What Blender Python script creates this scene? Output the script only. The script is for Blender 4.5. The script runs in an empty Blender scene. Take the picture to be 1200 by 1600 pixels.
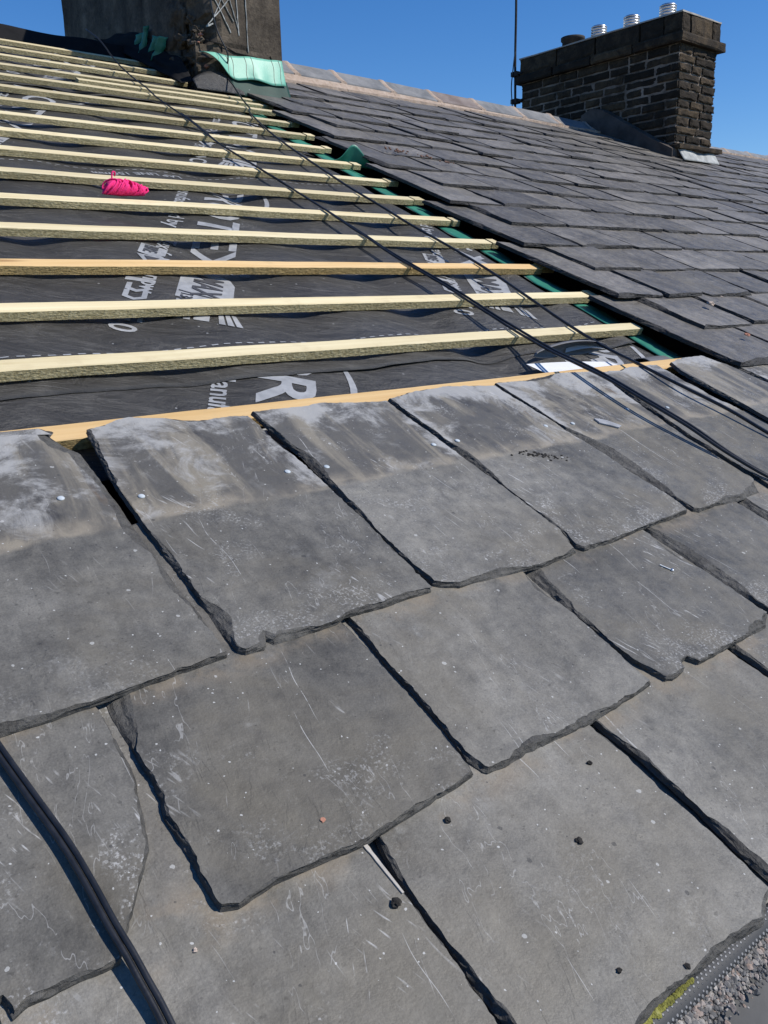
import bpy, bmesh, math, random
from mathutils import Vector, Matrix, noise
from mathutils.geometry import tessellate_polygon

# ------------------------------------------------------------------ frame
# Roof frame: u along the ridge, v up the slope, n out of the slope (n = 0 is the top of the battens).
# All numbers are in batten gauges; one gauge is 0.25 m.
G = 0.25
PITCH = math.radians(23)
CP, SP = math.cos(PITCH), math.sin(PITCH)
Z0 = 6.5
WORLD0 = Matrix.Translation((0, 0, Z0))
MROOF = WORLD0 @ Matrix.Rotation(PITCH, 4, 'X')
SC = bpy.context.scene
COL = SC.collection
RNG = random.Random(7)
def r2w(u, v, n): return (u, v*CP - n*SP, v*SP + n*CP)
def w2r(x, y, z): return (x, y*CP + z*SP, -y*SP + z*CP)
def fbm(x, y, z=0.0, o=3):
    s, a, f = 0.0, 1.0, 1.0
    for _ in range(o):
        s += a*noise.noise(Vector((x*f, y*f, z*f))); a *= .5; f *= 2.03
    return s
def sstep(a, b, x):
    t = min(1, max(0, (x-a)/(b-a))); return t*t*(3-2*t)

# ------------------------------------------------------------------ scene objects
def tag(o, label=None, cat=None, group=None, kind=None):
    if label: o['label'] = label
    if cat: o['category'] = cat
    if group: o['group'] = group
    if kind: o['kind'] = kind
    return o
def place(o, frame, org):
    o.matrix_world = (MROOF if frame == 'r' else WORLD0) @ Matrix.Translation(Vector(org)*G)
    return o
def empty(name, frame, org, label, cat, group=None):
    o = bpy.data.objects.new(name, None); COL.objects.link(o); o.empty_display_size = .1
    place(o, frame, org); return tag(o, label, cat, group)
def link(name, bm, mats, frame='r', org=(0, 0, 0), parent=None, smooth=False, recalc=True):
    """bm is in gauge units, in the axes of its frame, relative to nothing (absolute); stored relative to org."""
    if recalc: bmesh.ops.recalc_face_normals(bm, faces=bm.faces)
    o3 = Vector(org)
    for vt in bm.verts: vt.co = (vt.co - o3)*G
    me = bpy.data.meshes.new(name); bm.to_mesh(me); bm.free()
    for m in (mats if isinstance(mats, (list, tuple)) else [mats]): me.materials.append(m)
    if smooth: me.polygons.foreach_set('use_smooth', [True]*len(me.polygons))
    o = bpy.data.objects.new(name, me); COL.objects.link(o)
    if parent is not None:
        o.parent = parent; o.matrix_parent_inverse = Matrix()
        o.matrix_basis = parent.matrix_world.inverted() @ ((MROOF if frame == 'r' else WORLD0) @ Matrix.Translation(o3*G))
    else:
        place(o, frame, org)
    return o

# ------------------------------------------------------------------ material DSL
class NT:
    def __init__(s, name):
        s.m = bpy.data.materials.new(name); s.m.use_nodes = True
        s.t = s.m.node_tree; s.t.nodes.clear()
        s.out = s.t.nodes.new('ShaderNodeOutputMaterial'); s.b = s.t.nodes.new('ShaderNodeBsdfPrincipled')
        s.t.links.new(s.b.outputs[0], s.out.inputs[0])
    def n(s, typ, ins=None, **kw):
        nd = s.t.nodes.new(typ)
        for k, v in kw.items(): setattr(nd, k, v)
        for k, v in (ins or {}).items(): s.set(nd.inputs[k], v)
        return nd
    def set(s, sock, v):
        if isinstance(v, bpy.types.NodeSocket): s.t.links.new(v, sock)
        else:
            if sock.type == 'RGBA' and isinstance(v, (tuple, list)) and len(v) == 3: v = (*v, 1)
            sock.default_value = v
    def math(s, op, a, b=0.0, c=None, clamp=False):
        nd = s.n('ShaderNodeMath', operation=op, use_clamp=clamp); s.set(nd.inputs[0], a); s.set(nd.inputs[1], b)
        if c is not None: s.set(nd.inputs[2], c)
        return nd.outputs[0]
    def mul(s, a, b): return s.math('MULTIPLY', a, b)
    def add(s, a, b): return s.math('ADD', a, b)
    def step(s, x, a, b, lo=0.0, hi=1.0):
        nd = s.n('ShaderNodeMapRange', interpolation_type='SMOOTHSTEP')
        s.set(nd.inputs[0], x); nd.inputs[1].default_value = a; nd.inputs[2].default_value = b
        nd.inputs[3].default_value = lo; nd.inputs[4].default_value = hi
        return nd.outputs[0]
    def mix(s, f, a, b, mode='MIX'):
        nd = s.n('ShaderNodeMix', data_type='RGBA', blend_type=mode); s.set(nd.inputs[0], f); s.set(nd.inputs[6], a); s.set(nd.inputs[7], b)
        return nd.outputs[2]
    def obj(s):
        tc = s.n('ShaderNodeTexCoord').outputs['Object']
        return tc
    def rnd(s): return s.n('ShaderNodeObjectInfo').outputs['Random']
    def vec(s, scale=(1, 1, 1), rot=0.0, seed=True, base=None, off=(0, 0, 0)):
        mp = s.n('ShaderNodeMapping'); v = base if base is not None else s.obj()
        if seed:
            cx = s.n('ShaderNodeCombineXYZ'); r = s.rnd()
            s.set(cx.inputs[0], s.mul(r, 57.3)); s.set(cx.inputs[1], s.mul(r, 31.7)); s.set(cx.inputs[2], s.mul(r, 11.9))
            ad = s.n('ShaderNodeVectorMath', operation='ADD'); s.set(ad.inputs[0], v); s.set(ad.inputs[1], cx.outputs[0]); v = ad.outputs[0]
        if rot:
            m0 = s.n('ShaderNodeMapping'); s.set(m0.inputs[0], v); m0.inputs['Rotation'].default_value = (0, 0, rot); v = m0.outputs[0]; rot = 0.0
        s.set(mp.inputs[0], v); mp.inputs['Scale'].default_value = scale; mp.inputs['Rotation'].default_value = (0, 0, rot); mp.inputs['Location'].default_value = off
        return mp.outputs[0]
    def noise(s, v, sc=5.0, det=4.0, rough=.55, dist=0.0):
        return s.n('ShaderNodeTexNoise', {'Vector': v, 'Scale': sc, 'Detail': det, 'Roughness': rough, 'Distortion': dist}).outputs[0]
    def ramp(s, x, stops):
        nd = s.n('ShaderNodeValToRGB'); s.set(nd.inputs[0], x); e = nd.color_ramp.elements
        while len(e) < len(stops): e.new(.5)
        for i, (p, c) in enumerate(stops): e[i].position = p; e[i].color = (*c, 1)
        return nd.outputs[0]
    def contour(s, x, w):   # 1 on a thin iso line of a noise
        d = s.math('ABSOLUTE', s.math('SUBTRACT', x, .5)); return s.step(d, w*.4, w, 1, 0)
    def bump(s, h, strength=.3, dist=.01, nrm=None):
        nd = s.n('ShaderNodeBump', {'Height': h, 'Strength': strength, 'Distance': dist})
        if nrm is not None: s.set(nd.inputs['Normal'], nrm)
        return nd.outputs[0]
    def done(s, col, rough=.7, nrm=None, spec=.4, metal=0.0):
        s.set(s.b.inputs['Base Color'], col); s.set(s.b.inputs['Roughness'], rough)
        s.set(s.b.inputs['Specular IOR Level'], spec); s.set(s.b.inputs['Metallic'], metal)
        if nrm is not None: s.set(s.b.inputs['Normal'], nrm)
        return s.m

def slate_material(name, dark, light, stain=False, old=False):
    t = NT(name); o = t.obj()
    sx = t.n('ShaderNodeSeparateXYZ'); t.set(sx.inputs[0], o); X, Y = sx.outputs[0], sx.outputs[1]
    n1 = t.noise(t.vec(), 5.0, 7, .6, .4)
    n2 = t.noise(t.vec(off=(3, 1, 2)), 38, 5, .6)
    n3 = t.noise(t.vec((46, 4, 10), .14), 1.0, 5, .62); n4 = t.noise(t.vec(off=(1, 1, 6)), 130, 3, .7)
    f = t.add(t.add(t.mul(n1, .46), t.mul(n4, .14)), t.add(t.mul(n2, .26), t.mul(n3, .14)))
    col = t.ramp(f, [(.37, dark), (.5, [(a+b)/2 for a, b in zip(dark, light)]), (.61, light)])
    # object to object tone
    hs = t.n('ShaderNodeHueSaturation', {'Color': col, 'Value': t.math('MULTIPLY_ADD', t.rnd(), .55 if old else .46, .72 if old else .77)})
    col = hs.outputs[0]
    am = t.math('MULTIPLY_ADD', t.math('FRACT', t.mul(t.rnd(), 7.31)), 1.1, .25)   # how scuffed this slate is
    fd = t.noise(t.vec((90, 9, 20), .1, off=(3, 7, 2)), 1, 4, .65)
    col = t.mix(t.mul(t.step(fd, .52, .72), .14 if not old else .3), col, (.030, .029, .027))
    pt = t.noise(t.vec(off=(5, 2, 9)), 170, 2, .5)
    col = t.mix(t.mul(t.step(pt, .66, .72), .4), col, (.025, .024, .022))
    g4 = t.noise(t.vec(off=(8, 8, 3)), 480, 2, .6)
    col = t.mix(1, col, t.ramp(g4, [(.3, (.84, .84, .84)), (.7, (1.14, 1.14, 1.14))]), 'MULTIPLY')
    # brown dusty tint patches
    dn = t.noise(t.vec(off=(9, 4, 1)), 3.2, 5, .6, .6)
    col = t.mix(t.mul(t.step(dn, .47, .66), .5), col, (.150, .132, .098))
    if old:   # lichen bloom and weathering
        ln = t.noise(t.vec(off=(2, 8, 1)), 9, 7, .7, .5)
        col = t.mix(t.mul(t.step(ln, .56, .74), .45), col, (.24, .235, .22))
        dk = t.noise(t.vec((14, 2.2, 3), .1, off=(5, 5, 5)), 1, 6, .62)
        col = t.mix(t.mul(t.step(dk, .5, .72), .5), col, (.035, .035, .036))
    if stain:  # the upper half was covered by the course that has been stripped
        wob = t.noise(t.vec(off=(1, 7, 3)), 7, 4, .6)
        yy = t.add(Y, t.mul(t.math('SUBTRACT', wob, .5), .045))
        up = t.step(yy, .276, .288)
        line = t.mul(t.step(yy, .268, .280), t.step(yy, .284, .322, 1, 0))
        s1 = t.noise(t.vec((17, 2.8, 3), .12, off=(3, 3, 1)), 1, 6, .6, .8)
        s2 = t.noise(t.vec((9, 3.4, 3), -.05, off=(8, 2, 1)), 1, 7, .65, 1.0)
        s3 = t.noise(t.vec((9, 7.5, 3), .2, off=(6, 6, 6)), 1, 9, .72, .5)
        cu = t.mix(t.step(s1, .46, .64), (.088, .083, .074), (.225, .20, .155))
        cu = t.mix(t.mul(t.step(s2, .53, .66), .8), cu, (.036, .034, .033))
        edge = t.math('MAXIMUM', t.step(Y, .43, .58), t.step(t.math('ABSOLUTE', t.math('SUBTRACT', X, .17)), .09, .2))
        wh = t.mul(t.step(t.add(s3, t.mul(edge, .21)), .53, .70), .8)
        cu = t.mix(wh, cu, (.42, .415, .40))
        rs = t.noise(t.vec((30, 6, 3), .1, off=(4, 9, 4)), 1, 4, .6)
        cu = t.mix(t.mul(t.step(rs, .64, .74), t.mul(t.step(Y, .3, .4), .7)), cu, (.15, .095, .045))
        col = t.mix(t.mul(up, .88), col, cu)
        lb = t.noise(t.vec(off=(5, 0, 2)), 16, 4, .6)
        col = t.mix(t.mul(line, t.step(lb, .38, .6, .15, .8)), col, (.27, .235, .18))
    if not stain and not old:   # grit washed against the tail of the course above
        jl = t.noise(t.vec(off=(5, 0, 2)), 14, 6, .65)
        jb = t.mul(t.step(t.add(Y, t.mul(t.math('SUBTRACT', jl, .5), .05)), .225, .262), t.mul(t.step(jl, .42, .6), t.step(Y, .28, .31, 1, .15)))
        col = t.mix(t.mul(jb, .6), col, (.22, .18, .13))
    # chalky bloom
    cb = t.noise(t.vec(off=(7, 3, 3)), 13, 8, .72, .3); cm = t.noise(t.vec(off=(1, 2, 9)), 4.2, 3, .5)
    bloom = t.mul(t.step(cb, .56, .75), t.step(cm, .5, .66))
    col = t.mix(t.mul(bloom, .55 if not old else .35), col, (.34, .335, .315))
    # scratches and scuffs: thin broken strokes in several directions, gathered in patches
    mk = t.noise(t.vec(off=(4, 4, 7)), 5.0, 4, .6); mk2 = t.noise(t.vec(off=(9, 9, 7)), 6.0, 4, .6); mk3 = t.noise(t.vec(off=(2, 9, 5)), 7.0, 4, .6)
    br = t.noise(t.vec(off=(3, 6, 1)), 60, 3, .6)
    wv = t.n('ShaderNodeVectorMath', operation='MULTIPLY_ADD'); t.set(wv.inputs[0], t.n('ShaderNodeTexNoise', {'Vector': t.vec(off=(6, 6, 2)), 'Scale': 5.0, 'Detail': 2.0}).outputs[1]); wv.inputs[1].default_value = (.05, .05, 0); t.set(wv.inputs[2], o)
    w_ = wv.outputs[0]
    def strokes(scale, rot, off, lo, hi): return t.step(t.noise(t.vec(scale, rot, base=w_, off=off), 1, 1.5, .5), lo, hi)
    a1 = t.mul(strokes((290, 9, 60), -.12, (2, 2, 2), .69, .76), t.step(mk, .5, .62))
    a2 = t.mul(strokes((320, 12, 60), .42, (7, 1, 5), .71, .79), t.mul(t.step(mk2, .52, .62), t.step(br, .42, .55)))
    a3 = t.mul(strokes((260, 34, 60), -.3, (1, 5, 2), .62, .72), t.step(mk3, .54, .66))
    lg = t.mul(strokes((330, 3.0, 60), .1, (5, 8, 2), .735, .775), t.step(br, .36, .5))
    vn1 = t.contour(t.noise(t.vec((9, 2.2, 4), .3, base=w_, off=(2, 2, 2)), 1, 5.0, .62), .0022)
    vn = t.mul(t.mul(vn1, t.step(br, .40, .52)), t.step(mk2, .47, .55))
    tl_ = t.step(Y, .16, .02, .0, 1.0)
    scr = t.math('MAXIMUM', t.mul(t.math('MAXIMUM', a1, a2), am), t.math('MAXIMUM', t.mul(a3, am), t.math('MAXIMUM', lg, t.mul(vn, .5))))
    scr = t.math('MINIMUM', scr, 1.0)
    col = t.mix(t.mul(scr, .72 if not old else .2), col, (.46, .455, .44))
    # fine chalk grains in patches
    gr = t.noise(t.vec(off=(8, 3, 8)), 260, 3, .7); gm = t.noise(t.vec(off=(6, 2, 7)), 9, 6, .7, .4)
    gmm = t.step(t.add(gm, t.mul(t.step(Y, .14, .0), .10)), .54, .68)
    col = t.mix(t.math('MINIMUM', t.mul(t.mul(t.step(gr, .50, .68), gmm), t.mul(am, .75 if not old else .35)), .85), col, (.42, .415, .40))
    # specks, light and dark
    for scv, th, am, seedv in ((230.0, .968, .7, 1), (95.0, .988, .5, 2)):
        dv = t.n('ShaderNodeVectorMath', operation='MULTIPLY_ADD'); t.set(dv.inputs[0], t.n('ShaderNodeTexNoise', {'Vector': t.vec(off=(seedv, 0, 0)), 'Scale': 180.0, 'Detail': 2.0}).outputs[1]); dv.inputs[1].default_value = (.004, .004, 0); t.set(dv.inputs[2], t.vec())
        vo = t.n('ShaderNodeTexVoronoi', {'Vector': dv.outputs[0], 'Scale': scv, 'Randomness': 1.0})
        sepc = t.n('ShaderNodeSeparateColor'); t.set(sepc.inputs[0], vo.outputs['Color'])
        rad = t.math('MULTIPLY_ADD', sepc.outputs[1], .22, .08)
        sp = t.mul(t.math('LESS_THAN', vo.outputs['Distance'], rad), t.math('GREATER_THAN', sepc.outputs[0], th))
        col = t.mix(t.mul(sp, am if not old else .3), col, (.52, .52, .5))
        spd = t.mul(t.math('LESS_THAN', vo.outputs['Distance'], rad), t.math('LESS_THAN', sepc.outputs[0], .012))
        col = t.mix(t.mul(spd, .6), col, (.03, .03, .03))
    # relief
    ly = t.noise(t.vec(off=(2, 5, 8)), 7, 2, .4, 1.6)
    rv = t.noise(t.vec((7, 2.4, 6), .22, off=(2, 5, 8)), 1, 6, .55, 1.2)
    ter = t.math('FRACT', t.mul(rv, 11.0)); terr = t.add(t.math('FLOOR', t.mul(rv, 11.0)), t.step(ter, .86, 1.0))
    fine = t.noise(t.vec(off=(4, 4, 4)), 240, 4, .65)
    tm = t.step(t.noise(t.vec(off=(7, 7, 1)), 6, 3, .6), .5, .62)
    nb0 = t.bump(t.mul(t.mul(terr, tm), .5), .35 if not old else .7, .0018)
    h = t.add(t.mul(n2, .6), t.add(t.mul(n3, .28), t.mul(fine, .30)))
    nb = t.bump(h, .48 if not old else .7, .0042, nb0)
    return t.done(col, t.step(n2, .3, .7, .5, .68), nb, .42)

def edge_material(name, a, b):
    t = NT(name)
    g = t.n('ShaderNodeNewGeometry')
    lay = t.noise(t.vec((22, 22, 300), 0), 1, 4, .65, 1.5)
    vo = t.n('ShaderNodeTexVoronoi', {'Vector': t.vec((70, 70, 160)), 'Scale': 1.0}); ch = vo.outputs['Distance']
    n = t.noise(t.vec(), 75, 7, .7, .5)
    n0 = t.noise(t.vec(), 11, 5, .65)
    f = t.add(t.mul(n, .5), t.add(t.mul(lay, .15), t.mul(n0, .42)))
    col = t.ramp(f, [(.38, a), (.62, b), (.78, [min(1, x*1.5) for x in b])])
    nb = t.bump(t.add(n, t.add(t.mul(lay, .35), t.mul(ch, .5))), .9, .006)
    return t.done(col, .75, nb, .3)

M = {}
M['slate_stain'] = slate_material('slate grey top row', (.074, .070, .061), (.200, .190, .167), stain=True)
M['slate'] = slate_material('slate grey', (.070, .066, .057), (.192, .182, .160))
M['slate_old'] = slate_material('slate weathered', (.062, .057, .050), (.205, .188, .166), old=True)
M['edge'] = edge_material('slate dressed edge', (.04, .038, .035), (.115, .11, .10))
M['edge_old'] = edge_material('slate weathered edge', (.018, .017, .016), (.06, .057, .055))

def wood(name, a, b, side=False):
    t = NT(name); rn = t.rnd()
    gr = t.noise(t.vec((2.2, 70, 70)), 1, 5, .6, .5); g2 = t.noise(t.vec((.9, 18, 18)), 1, 4, .5, .8)
    col = t.ramp(t.add(t.mul(gr, .55), t.mul(g2, .45)), [(.3, a), (.62, b)])
    kn = t.n('ShaderNodeTexVoronoi', {'Vector': t.vec((1.6, 12, 12)), 'Scale': 1.0})
    kd = t.step(kn.outputs['Distance'], .05, .16, 1, 0)
    col = t.mix(t.mul(kd, .7), col, (.26, .13, .05))
    hs = t.n('ShaderNodeHueSaturation', {'Color': col, 'Value': t.math('MULTIPLY_ADD', rn, .34, .76)}); col = hs.outputs[0]
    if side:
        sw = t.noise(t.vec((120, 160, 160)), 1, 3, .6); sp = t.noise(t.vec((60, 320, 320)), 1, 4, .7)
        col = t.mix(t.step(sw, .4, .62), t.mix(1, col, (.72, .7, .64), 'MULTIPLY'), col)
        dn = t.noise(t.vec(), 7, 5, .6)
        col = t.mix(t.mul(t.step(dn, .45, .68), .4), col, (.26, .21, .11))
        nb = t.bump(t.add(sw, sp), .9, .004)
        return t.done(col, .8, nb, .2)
    dn = t.noise(t.vec(off=(3, 3, 3)), 11, 5, .65)
    col = t.mix(t.mul(t.step(dn, .55, .72), .25), col, (.4, .3, .16))
    nb = t.bump(t.add(gr, t.noise(t.vec((25, 190, 190)), 1, 3, .6)), .35, .002)
    return t.done(col, .72, nb, .25)
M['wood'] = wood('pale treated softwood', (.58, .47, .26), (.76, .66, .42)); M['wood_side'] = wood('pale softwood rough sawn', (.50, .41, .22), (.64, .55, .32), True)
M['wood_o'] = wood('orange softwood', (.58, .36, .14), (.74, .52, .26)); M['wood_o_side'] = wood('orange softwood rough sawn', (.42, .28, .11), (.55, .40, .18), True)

def felt(name, a, b, weave=True, rough=.5, spec=.4, dusty=(.2, .2, .2)):
    t = NT(name)
    n = t.noise(t.vec(seed=False), 3.5, 7, .62, .8); n2 = t.noise(t.vec((8, 26, 8), .35, seed=False), 1, 6, .65, 1.0)
    col = t.ramp(t.add(t.mul(n, .6), t.mul(n2, .4)), [(.35, a), (.65, b)])
    d = t.noise(t.vec(seed=False, off=(5, 1, 1)), 11, 8, .7)
    col = t.mix(t.mul(t.step(d, .52, .78), .35), col, dusty)
    vo = t.n('ShaderNodeTexVoronoi', {'Vector': t.vec(seed=False), 'Scale': 60.0})
    sepc = t.n('ShaderNodeSeparateColor'); t.set(sepc.inputs[0], vo.outputs['Color'])
    sp = t.mul(t.math('LESS_THAN', vo.outputs['Distance'], .16), t.math('GREATER_THAN', sepc.outputs[0], .95))
    col = t.mix(t.mul(sp, .5), col, (.5, .5, .48))
    if weave:
        o = t.obj(); sx = t.n('ShaderNodeSeparateXYZ'); t.set(sx.inputs[0], o)
        w = t.mul(t.math('SINE', t.mul(t.add(sx.outputs[0], sx.outputs[1]), 1500.0)), t.math('SINE', t.mul(t.math('SUBTRACT', sx.outputs[0], sx.outputs[1]), 1500.0)))
        wr = t.noise(t.vec((6, 14, 6), .5, seed=False), 1, 5, .6, 1.2)
        nb = t.bump(t.add(t.mul(w, .06), t.add(t.mul(wr, 2.4), t.mul(n2, .8))), .7, .010)
    else:
        nb = t.bump(t.add(n, n2), .35, .004)
    return t.done(col, rough, nb, spec)
M['underlay'] = felt('black woven underlay', (.026, .0245, .0225), (.062, .059, .054), True, .40, .5, (.22, .21, .19))
M['underlay_grey'] = felt('grey underlay reverse', (.10, .10, .105), (.16, .16, .165), False, .6)
M['green'] = felt('green old underlay', (.02, .15, .105), (.04, .25, .175), False, .45, .5, (.1, .25, .2))
M['green_shade'] = felt('shade-painted green felt', (.006, .035, .026), (.012, .06, .045), False, .6, .3, (.02, .06, .045))  # green felt with the shade under the mint flap painted in
M['mint'] = felt('mint damp course sheet', (.13, .40, .29), (.21, .52, .39), False, .45, .4, (.34, .55, .45))
M['white_sheet'] = felt('white fleece', (.62, .62, .62), (.78, .78, .78), False, .7, .3, (.7, .7, .7))
def plain(name, a, b, sc=20, rough=.6, bump=.3, spec=.4, metal=0.0, dist=.003):
    t = NT(name); n = t.noise(t.vec(), sc, 6, .62, .3)
    return t.done(t.ramp(n, [(.35, a), (.66, b)]), rough, t.bump(n, bump, dist), spec, metal)
M['print'] = plain('pale print', (.25, .255, .26), (.37, .375, .38), 30, .55, .1)
M['print_dark'] = plain('dark print', (.05, .05, .055), (.07, .07, .075), 30, .55, .1)
M['cable'] = plain('black cable sheath', (.010, .011, .013), (.022, .023, .026), 60, .38, .15, .5)
M['pink'] = plain('pink string', (.82, .015, .16), (.95, .05, .27), 300, .9, .8)
M['black'] = plain('shade black', (.012, .012, .013), (.02, .02, .021), 8, .9, .3, .1)  # near-black with shade painted in: roof void, ridge fold, chimney skirt
M['metal'] = plain('galvanised steel', (.55, .56, .57), (.75, .76, .77), 30, .32, .1, .5, 1.0)
M['nail'] = plain('galvanised nail', (.34, .39, .42), (.52, .56, .58), 90, .6, .1, .4, 0)
M['soot'] = plain('sooted clay', (.02, .02, .02), (.05, .047, .043), 20, .8, .5, .2)
M['mortar'] = plain('pale mortar', (.33, .25, .19), (.46, .37, .30), 26, .9, .7, .2, 0, .01)
M['mortar_soot'] = plain('mortar blackened by soot', (.05, .042, .034), (.32, .26, .205), 5, .9, .7, .2, 0, .01)
M['mortar_dark'] = plain('sooted mortar', (.15, .122, .10), (.29, .24, .20), 26, .9, .7, .2, 0, .01)
M['ridge'] = plain('grey ridge tile', (.13, .135, .14), (.24, .24, .24), 7, .75, .4, .3)
M['ridge_red'] = plain('brownish ridge tile', (.15, .115, .10), (.25, .21, .19), 7, .75, .4, .3)
M['flaunch'] = plain('cement flaunching', (.34, .31, .27), (.48, .45, .40), 14, .9, .6, .2, 0, .01)
M['lead'] = plain('grey lead', (.045, .045, .046), (.10, .098, .096), 9, .7, .35, .3)
M['lead_brown'] = plain('brown weathered lead', (.055, .045, .038), (.11, .09, .075), 9, .7, .4, .3)
M['lead_white'] = plain('pale weathered lead', (.24, .25, .24), (.46, .47, .45), 16, .7, .6, .3)
M['crumb'] = plain('dark crumb', (.02, .019, .018), (.05, .047, .043), 60, .95, .9, .1)
M['red_bit'] = plain('red clay fragment', (.30, .12, .08), (.45, .24, .17), 60, .9, .6, .1)
M['rubble'] = plain('dull mortar crumb', (.12, .07, .05), (.24, .15, .115), 60, .9, .6, .1)
M['buff_bit'] = plain('buff stone fragment', (.38, .30, .24), (.52, .43, .36), 60, .9, .6, .1)
def stone(name, cols, sc):
    t = NT(name); g = t.n('ShaderNodeNewGeometry').outputs['Random Per Island']
    cx = t.n('ShaderNodeCombineXYZ'); t.set(cx.inputs[0], t.mul(g, 43.0)); t.set(cx.inputs[2], t.mul(g, 17.0))
    ad = t.n('ShaderNodeVectorMath', operation='ADD'); t.set(ad.inputs[0], t.obj()); t.set(ad.inputs[1], cx.outputs[0])
    n = t.noise(ad.outputs[0], sc, 7, .65, .4); n2 = t.noise(ad.outputs[0], sc*7, 5, .65)
    big = t.noise(t.vec(seed=False), 2.2, 4, .6)
    f = t.add(t.mul(n, .45), t.add(t.mul(n2, .2), t.add(t.mul(g, .16), t.mul(big, .24))))
    col = t.ramp(f, [(.34, cols[0]), (.52, cols[1]), (.72, cols[2])])
    return t.done(col, .88, t.bump(t.add(n, t.mul(n2, .6)), .9, .012), .2)
M['stone'] = stone('sooted gritstone', [(.011, .009, .006), (.034, .026, .018), (.125, .088, .050)], 9)
def render_mat():
    t = NT('sooted cement render')
    n = t.noise(t.vec(seed=False), 4.5, 8, .65, .4); n2 = t.noise(t.vec(seed=False), 55, 6, .7); st = t.noise(t.vec((9, 9, 1.3), seed=False), 1, 5, .6)
    f = t.add(t.mul(n, .5), t.add(t.mul(n2, .25), t.mul(st, .25)))
    col = t.ramp(f, [(.38, (.03, .024, .019)), (.52, (.10, .082, .062)), (.66, (.23, .185, .135))])
    return t.done(col, .9, t.bump(t.add(n, t.mul(n2, .8)), .7, .012), .2)
M['render'] = render_mat()
def mesh_strip_mat():
    t = NT('perforated strip'); o = t.vec((210, 210, 210), math.radians(45), seed=False)
    vo = t.n('ShaderNodeTexVoronoi', {'Vector': o, 'Scale': 1.0, 'Randomness': 0.0})
    d = t.step(vo.outputs['Distance'], .3, .42, 1, 0)
    return t.done(t.mix(d, (.035, .036, .038), (.22, .22, .22)), .6, t.bump(d, .6, .003), .4)
M['mesh'] = mesh_strip_mat()
def moss_mat():
    t = NT('yellow moss'); n = t.noise(t.vec(seed=False), 90, 6, .7)
    return t.done(t.ramp(n, [(.35, (.12, .12, .035)), (.6, (.30, .29, .07)), (.75, (.42, .40, .18))]), .95, t.bump(n, 1, .006), .1)
M['moss'] = moss_mat()
def grit_mat():
    t = NT('pale grit'); g = t.n('ShaderNodeNewGeometry').outputs['Random Per Island']
    n = t.noise(t.vec(seed=False), 150, 4, .6)
    col = t.ramp(g, [(0, (.025, .022, .02)), (.3, (.06, .054, .047)), (.45, (.17, .155, .135)), (.72, (.27, .24, .205)), (.88, (.25, .16, .11)), (1, (.42, .40, .37))])
    col = t.mix(.3, col, t.ramp(n, [(.3, (.12, .12, .12)), (.7, (.5, .5, .5))]))
    return t.done(col, .95, t.bump(n, .6, .002), .1)
M['grit'] = grit_mat()
M['ground'] = plain('far ground', (.05, .055, .04), (.09, .09, .075), .3, .95, .2, .1)
M['wall'] = stone('house gritstone', [(.10, .085, .065), (.17, .145, .11), (.26, .22, .17)], 4)

# ------------------------------------------------------------------ mesh helpers
def box(bm, a, b, mi=0, jit=0.0, rg=RNG):
    vs = [bm.verts.new((x + rg.uniform(-jit, jit), y + rg.uniform(-jit, jit), z + rg.uniform(-jit, jit))) for x in (a[0], b[0]) for y in (a[1], b[1]) for z in (a[2], b[2])]
    for q in ((0, 1, 3, 2), (4, 6, 7, 5), (0, 4, 5, 1), (2, 3, 7, 6), (0, 2, 6, 4), (1, 5, 7, 3)):
        f = bm.faces.new([vs[i] for i in q]); f.material_index = mi
    return vs
def catmull(pts, step=.1):
    P = [Vector(p) for p in pts]; P = [P[0]*2-P[1]] + P + [P[-1]*2-P[-2]]; out = []
    for i in range(1, len(P)-2):
        a, b, c, d = P[i-1:i+3]; k = max(2, int((c-b).length/step))
        for j in range(k):
            t = j/k
            out.append(.5*((2*b) + (c-a)*t + (2*a-5*b+4*c-d)*t*t + (3*b-a-3*c+d)*t**3))
    out.append(P[-2]); return out
def tube(bm, pts, r, n=8, mi=0, cap=True, rf=None):
    rings = []; up = Vector((0, 0, 1)); prev = None
    for i, p in enumerate(pts):
        d = (pts[min(i+1, len(pts)-1)] - pts[max(i-1, 0)]).normalized()
        if prev is None:
            x = d.cross(up); x = d.cross(Vector((1, 0, 0))) if x.length < .05 else x
        else: x = prev - d*prev.dot(d)
        x.normalize(); prev = x; y = d.cross(x); rr = r if rf is None else rf(i/(len(pts)-1))*r
        rings.append([bm.verts.new(p + (x*math.cos(2*math.pi*k/n) + y*math.sin(2*math.pi*k/n))*rr) for k in range(n)])
    for a, b in zip(rings, rings[1:]):
        for k in range(n):
            f = bm.faces.new((a[k], a[(k+1) % n], b[(k+1) % n], b[k])); f.material_index = mi
    if cap:
        bm.faces.new(rings[0][::-1]).material_index = mi; bm.faces.new(rings[-1]).material_index = mi
def lathe(bm, c, prof, n=24, mi=0):
    rings = [[bm.verts.new((c[0]+r*math.cos(2*math.pi*k/n), c[1]+r*math.sin(2*math.pi*k/n), c[2]+z)) for k in range(n)] for r, z in prof]
    for a, b in zip(rings, rings[1:]):
        for k in range(n):
            f = bm.faces.new((a[k], a[(k+1) % n], b[(k+1) % n], b[k])); f.material_index = mi; f.smooth = True
    bm.faces.new(rings[0][::-1]).material_index = mi; bm.faces.new(rings[-1]).material_index = mi
def grid_sheet(bm, fn, nu, nv, mi=0):
    vs = [[bm.verts.new(fn(i/nu, j/nv)) for j in range(nv+1)] for i in range(nu+1)]
    for i in range(nu):
        for j in range(nv):
            f = bm.faces.new((vs[i][j], vs[i+1][j], vs[i+1][j+1], vs[i][j+1])); f.material_index = mi; f.smooth = True
    return vs
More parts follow.
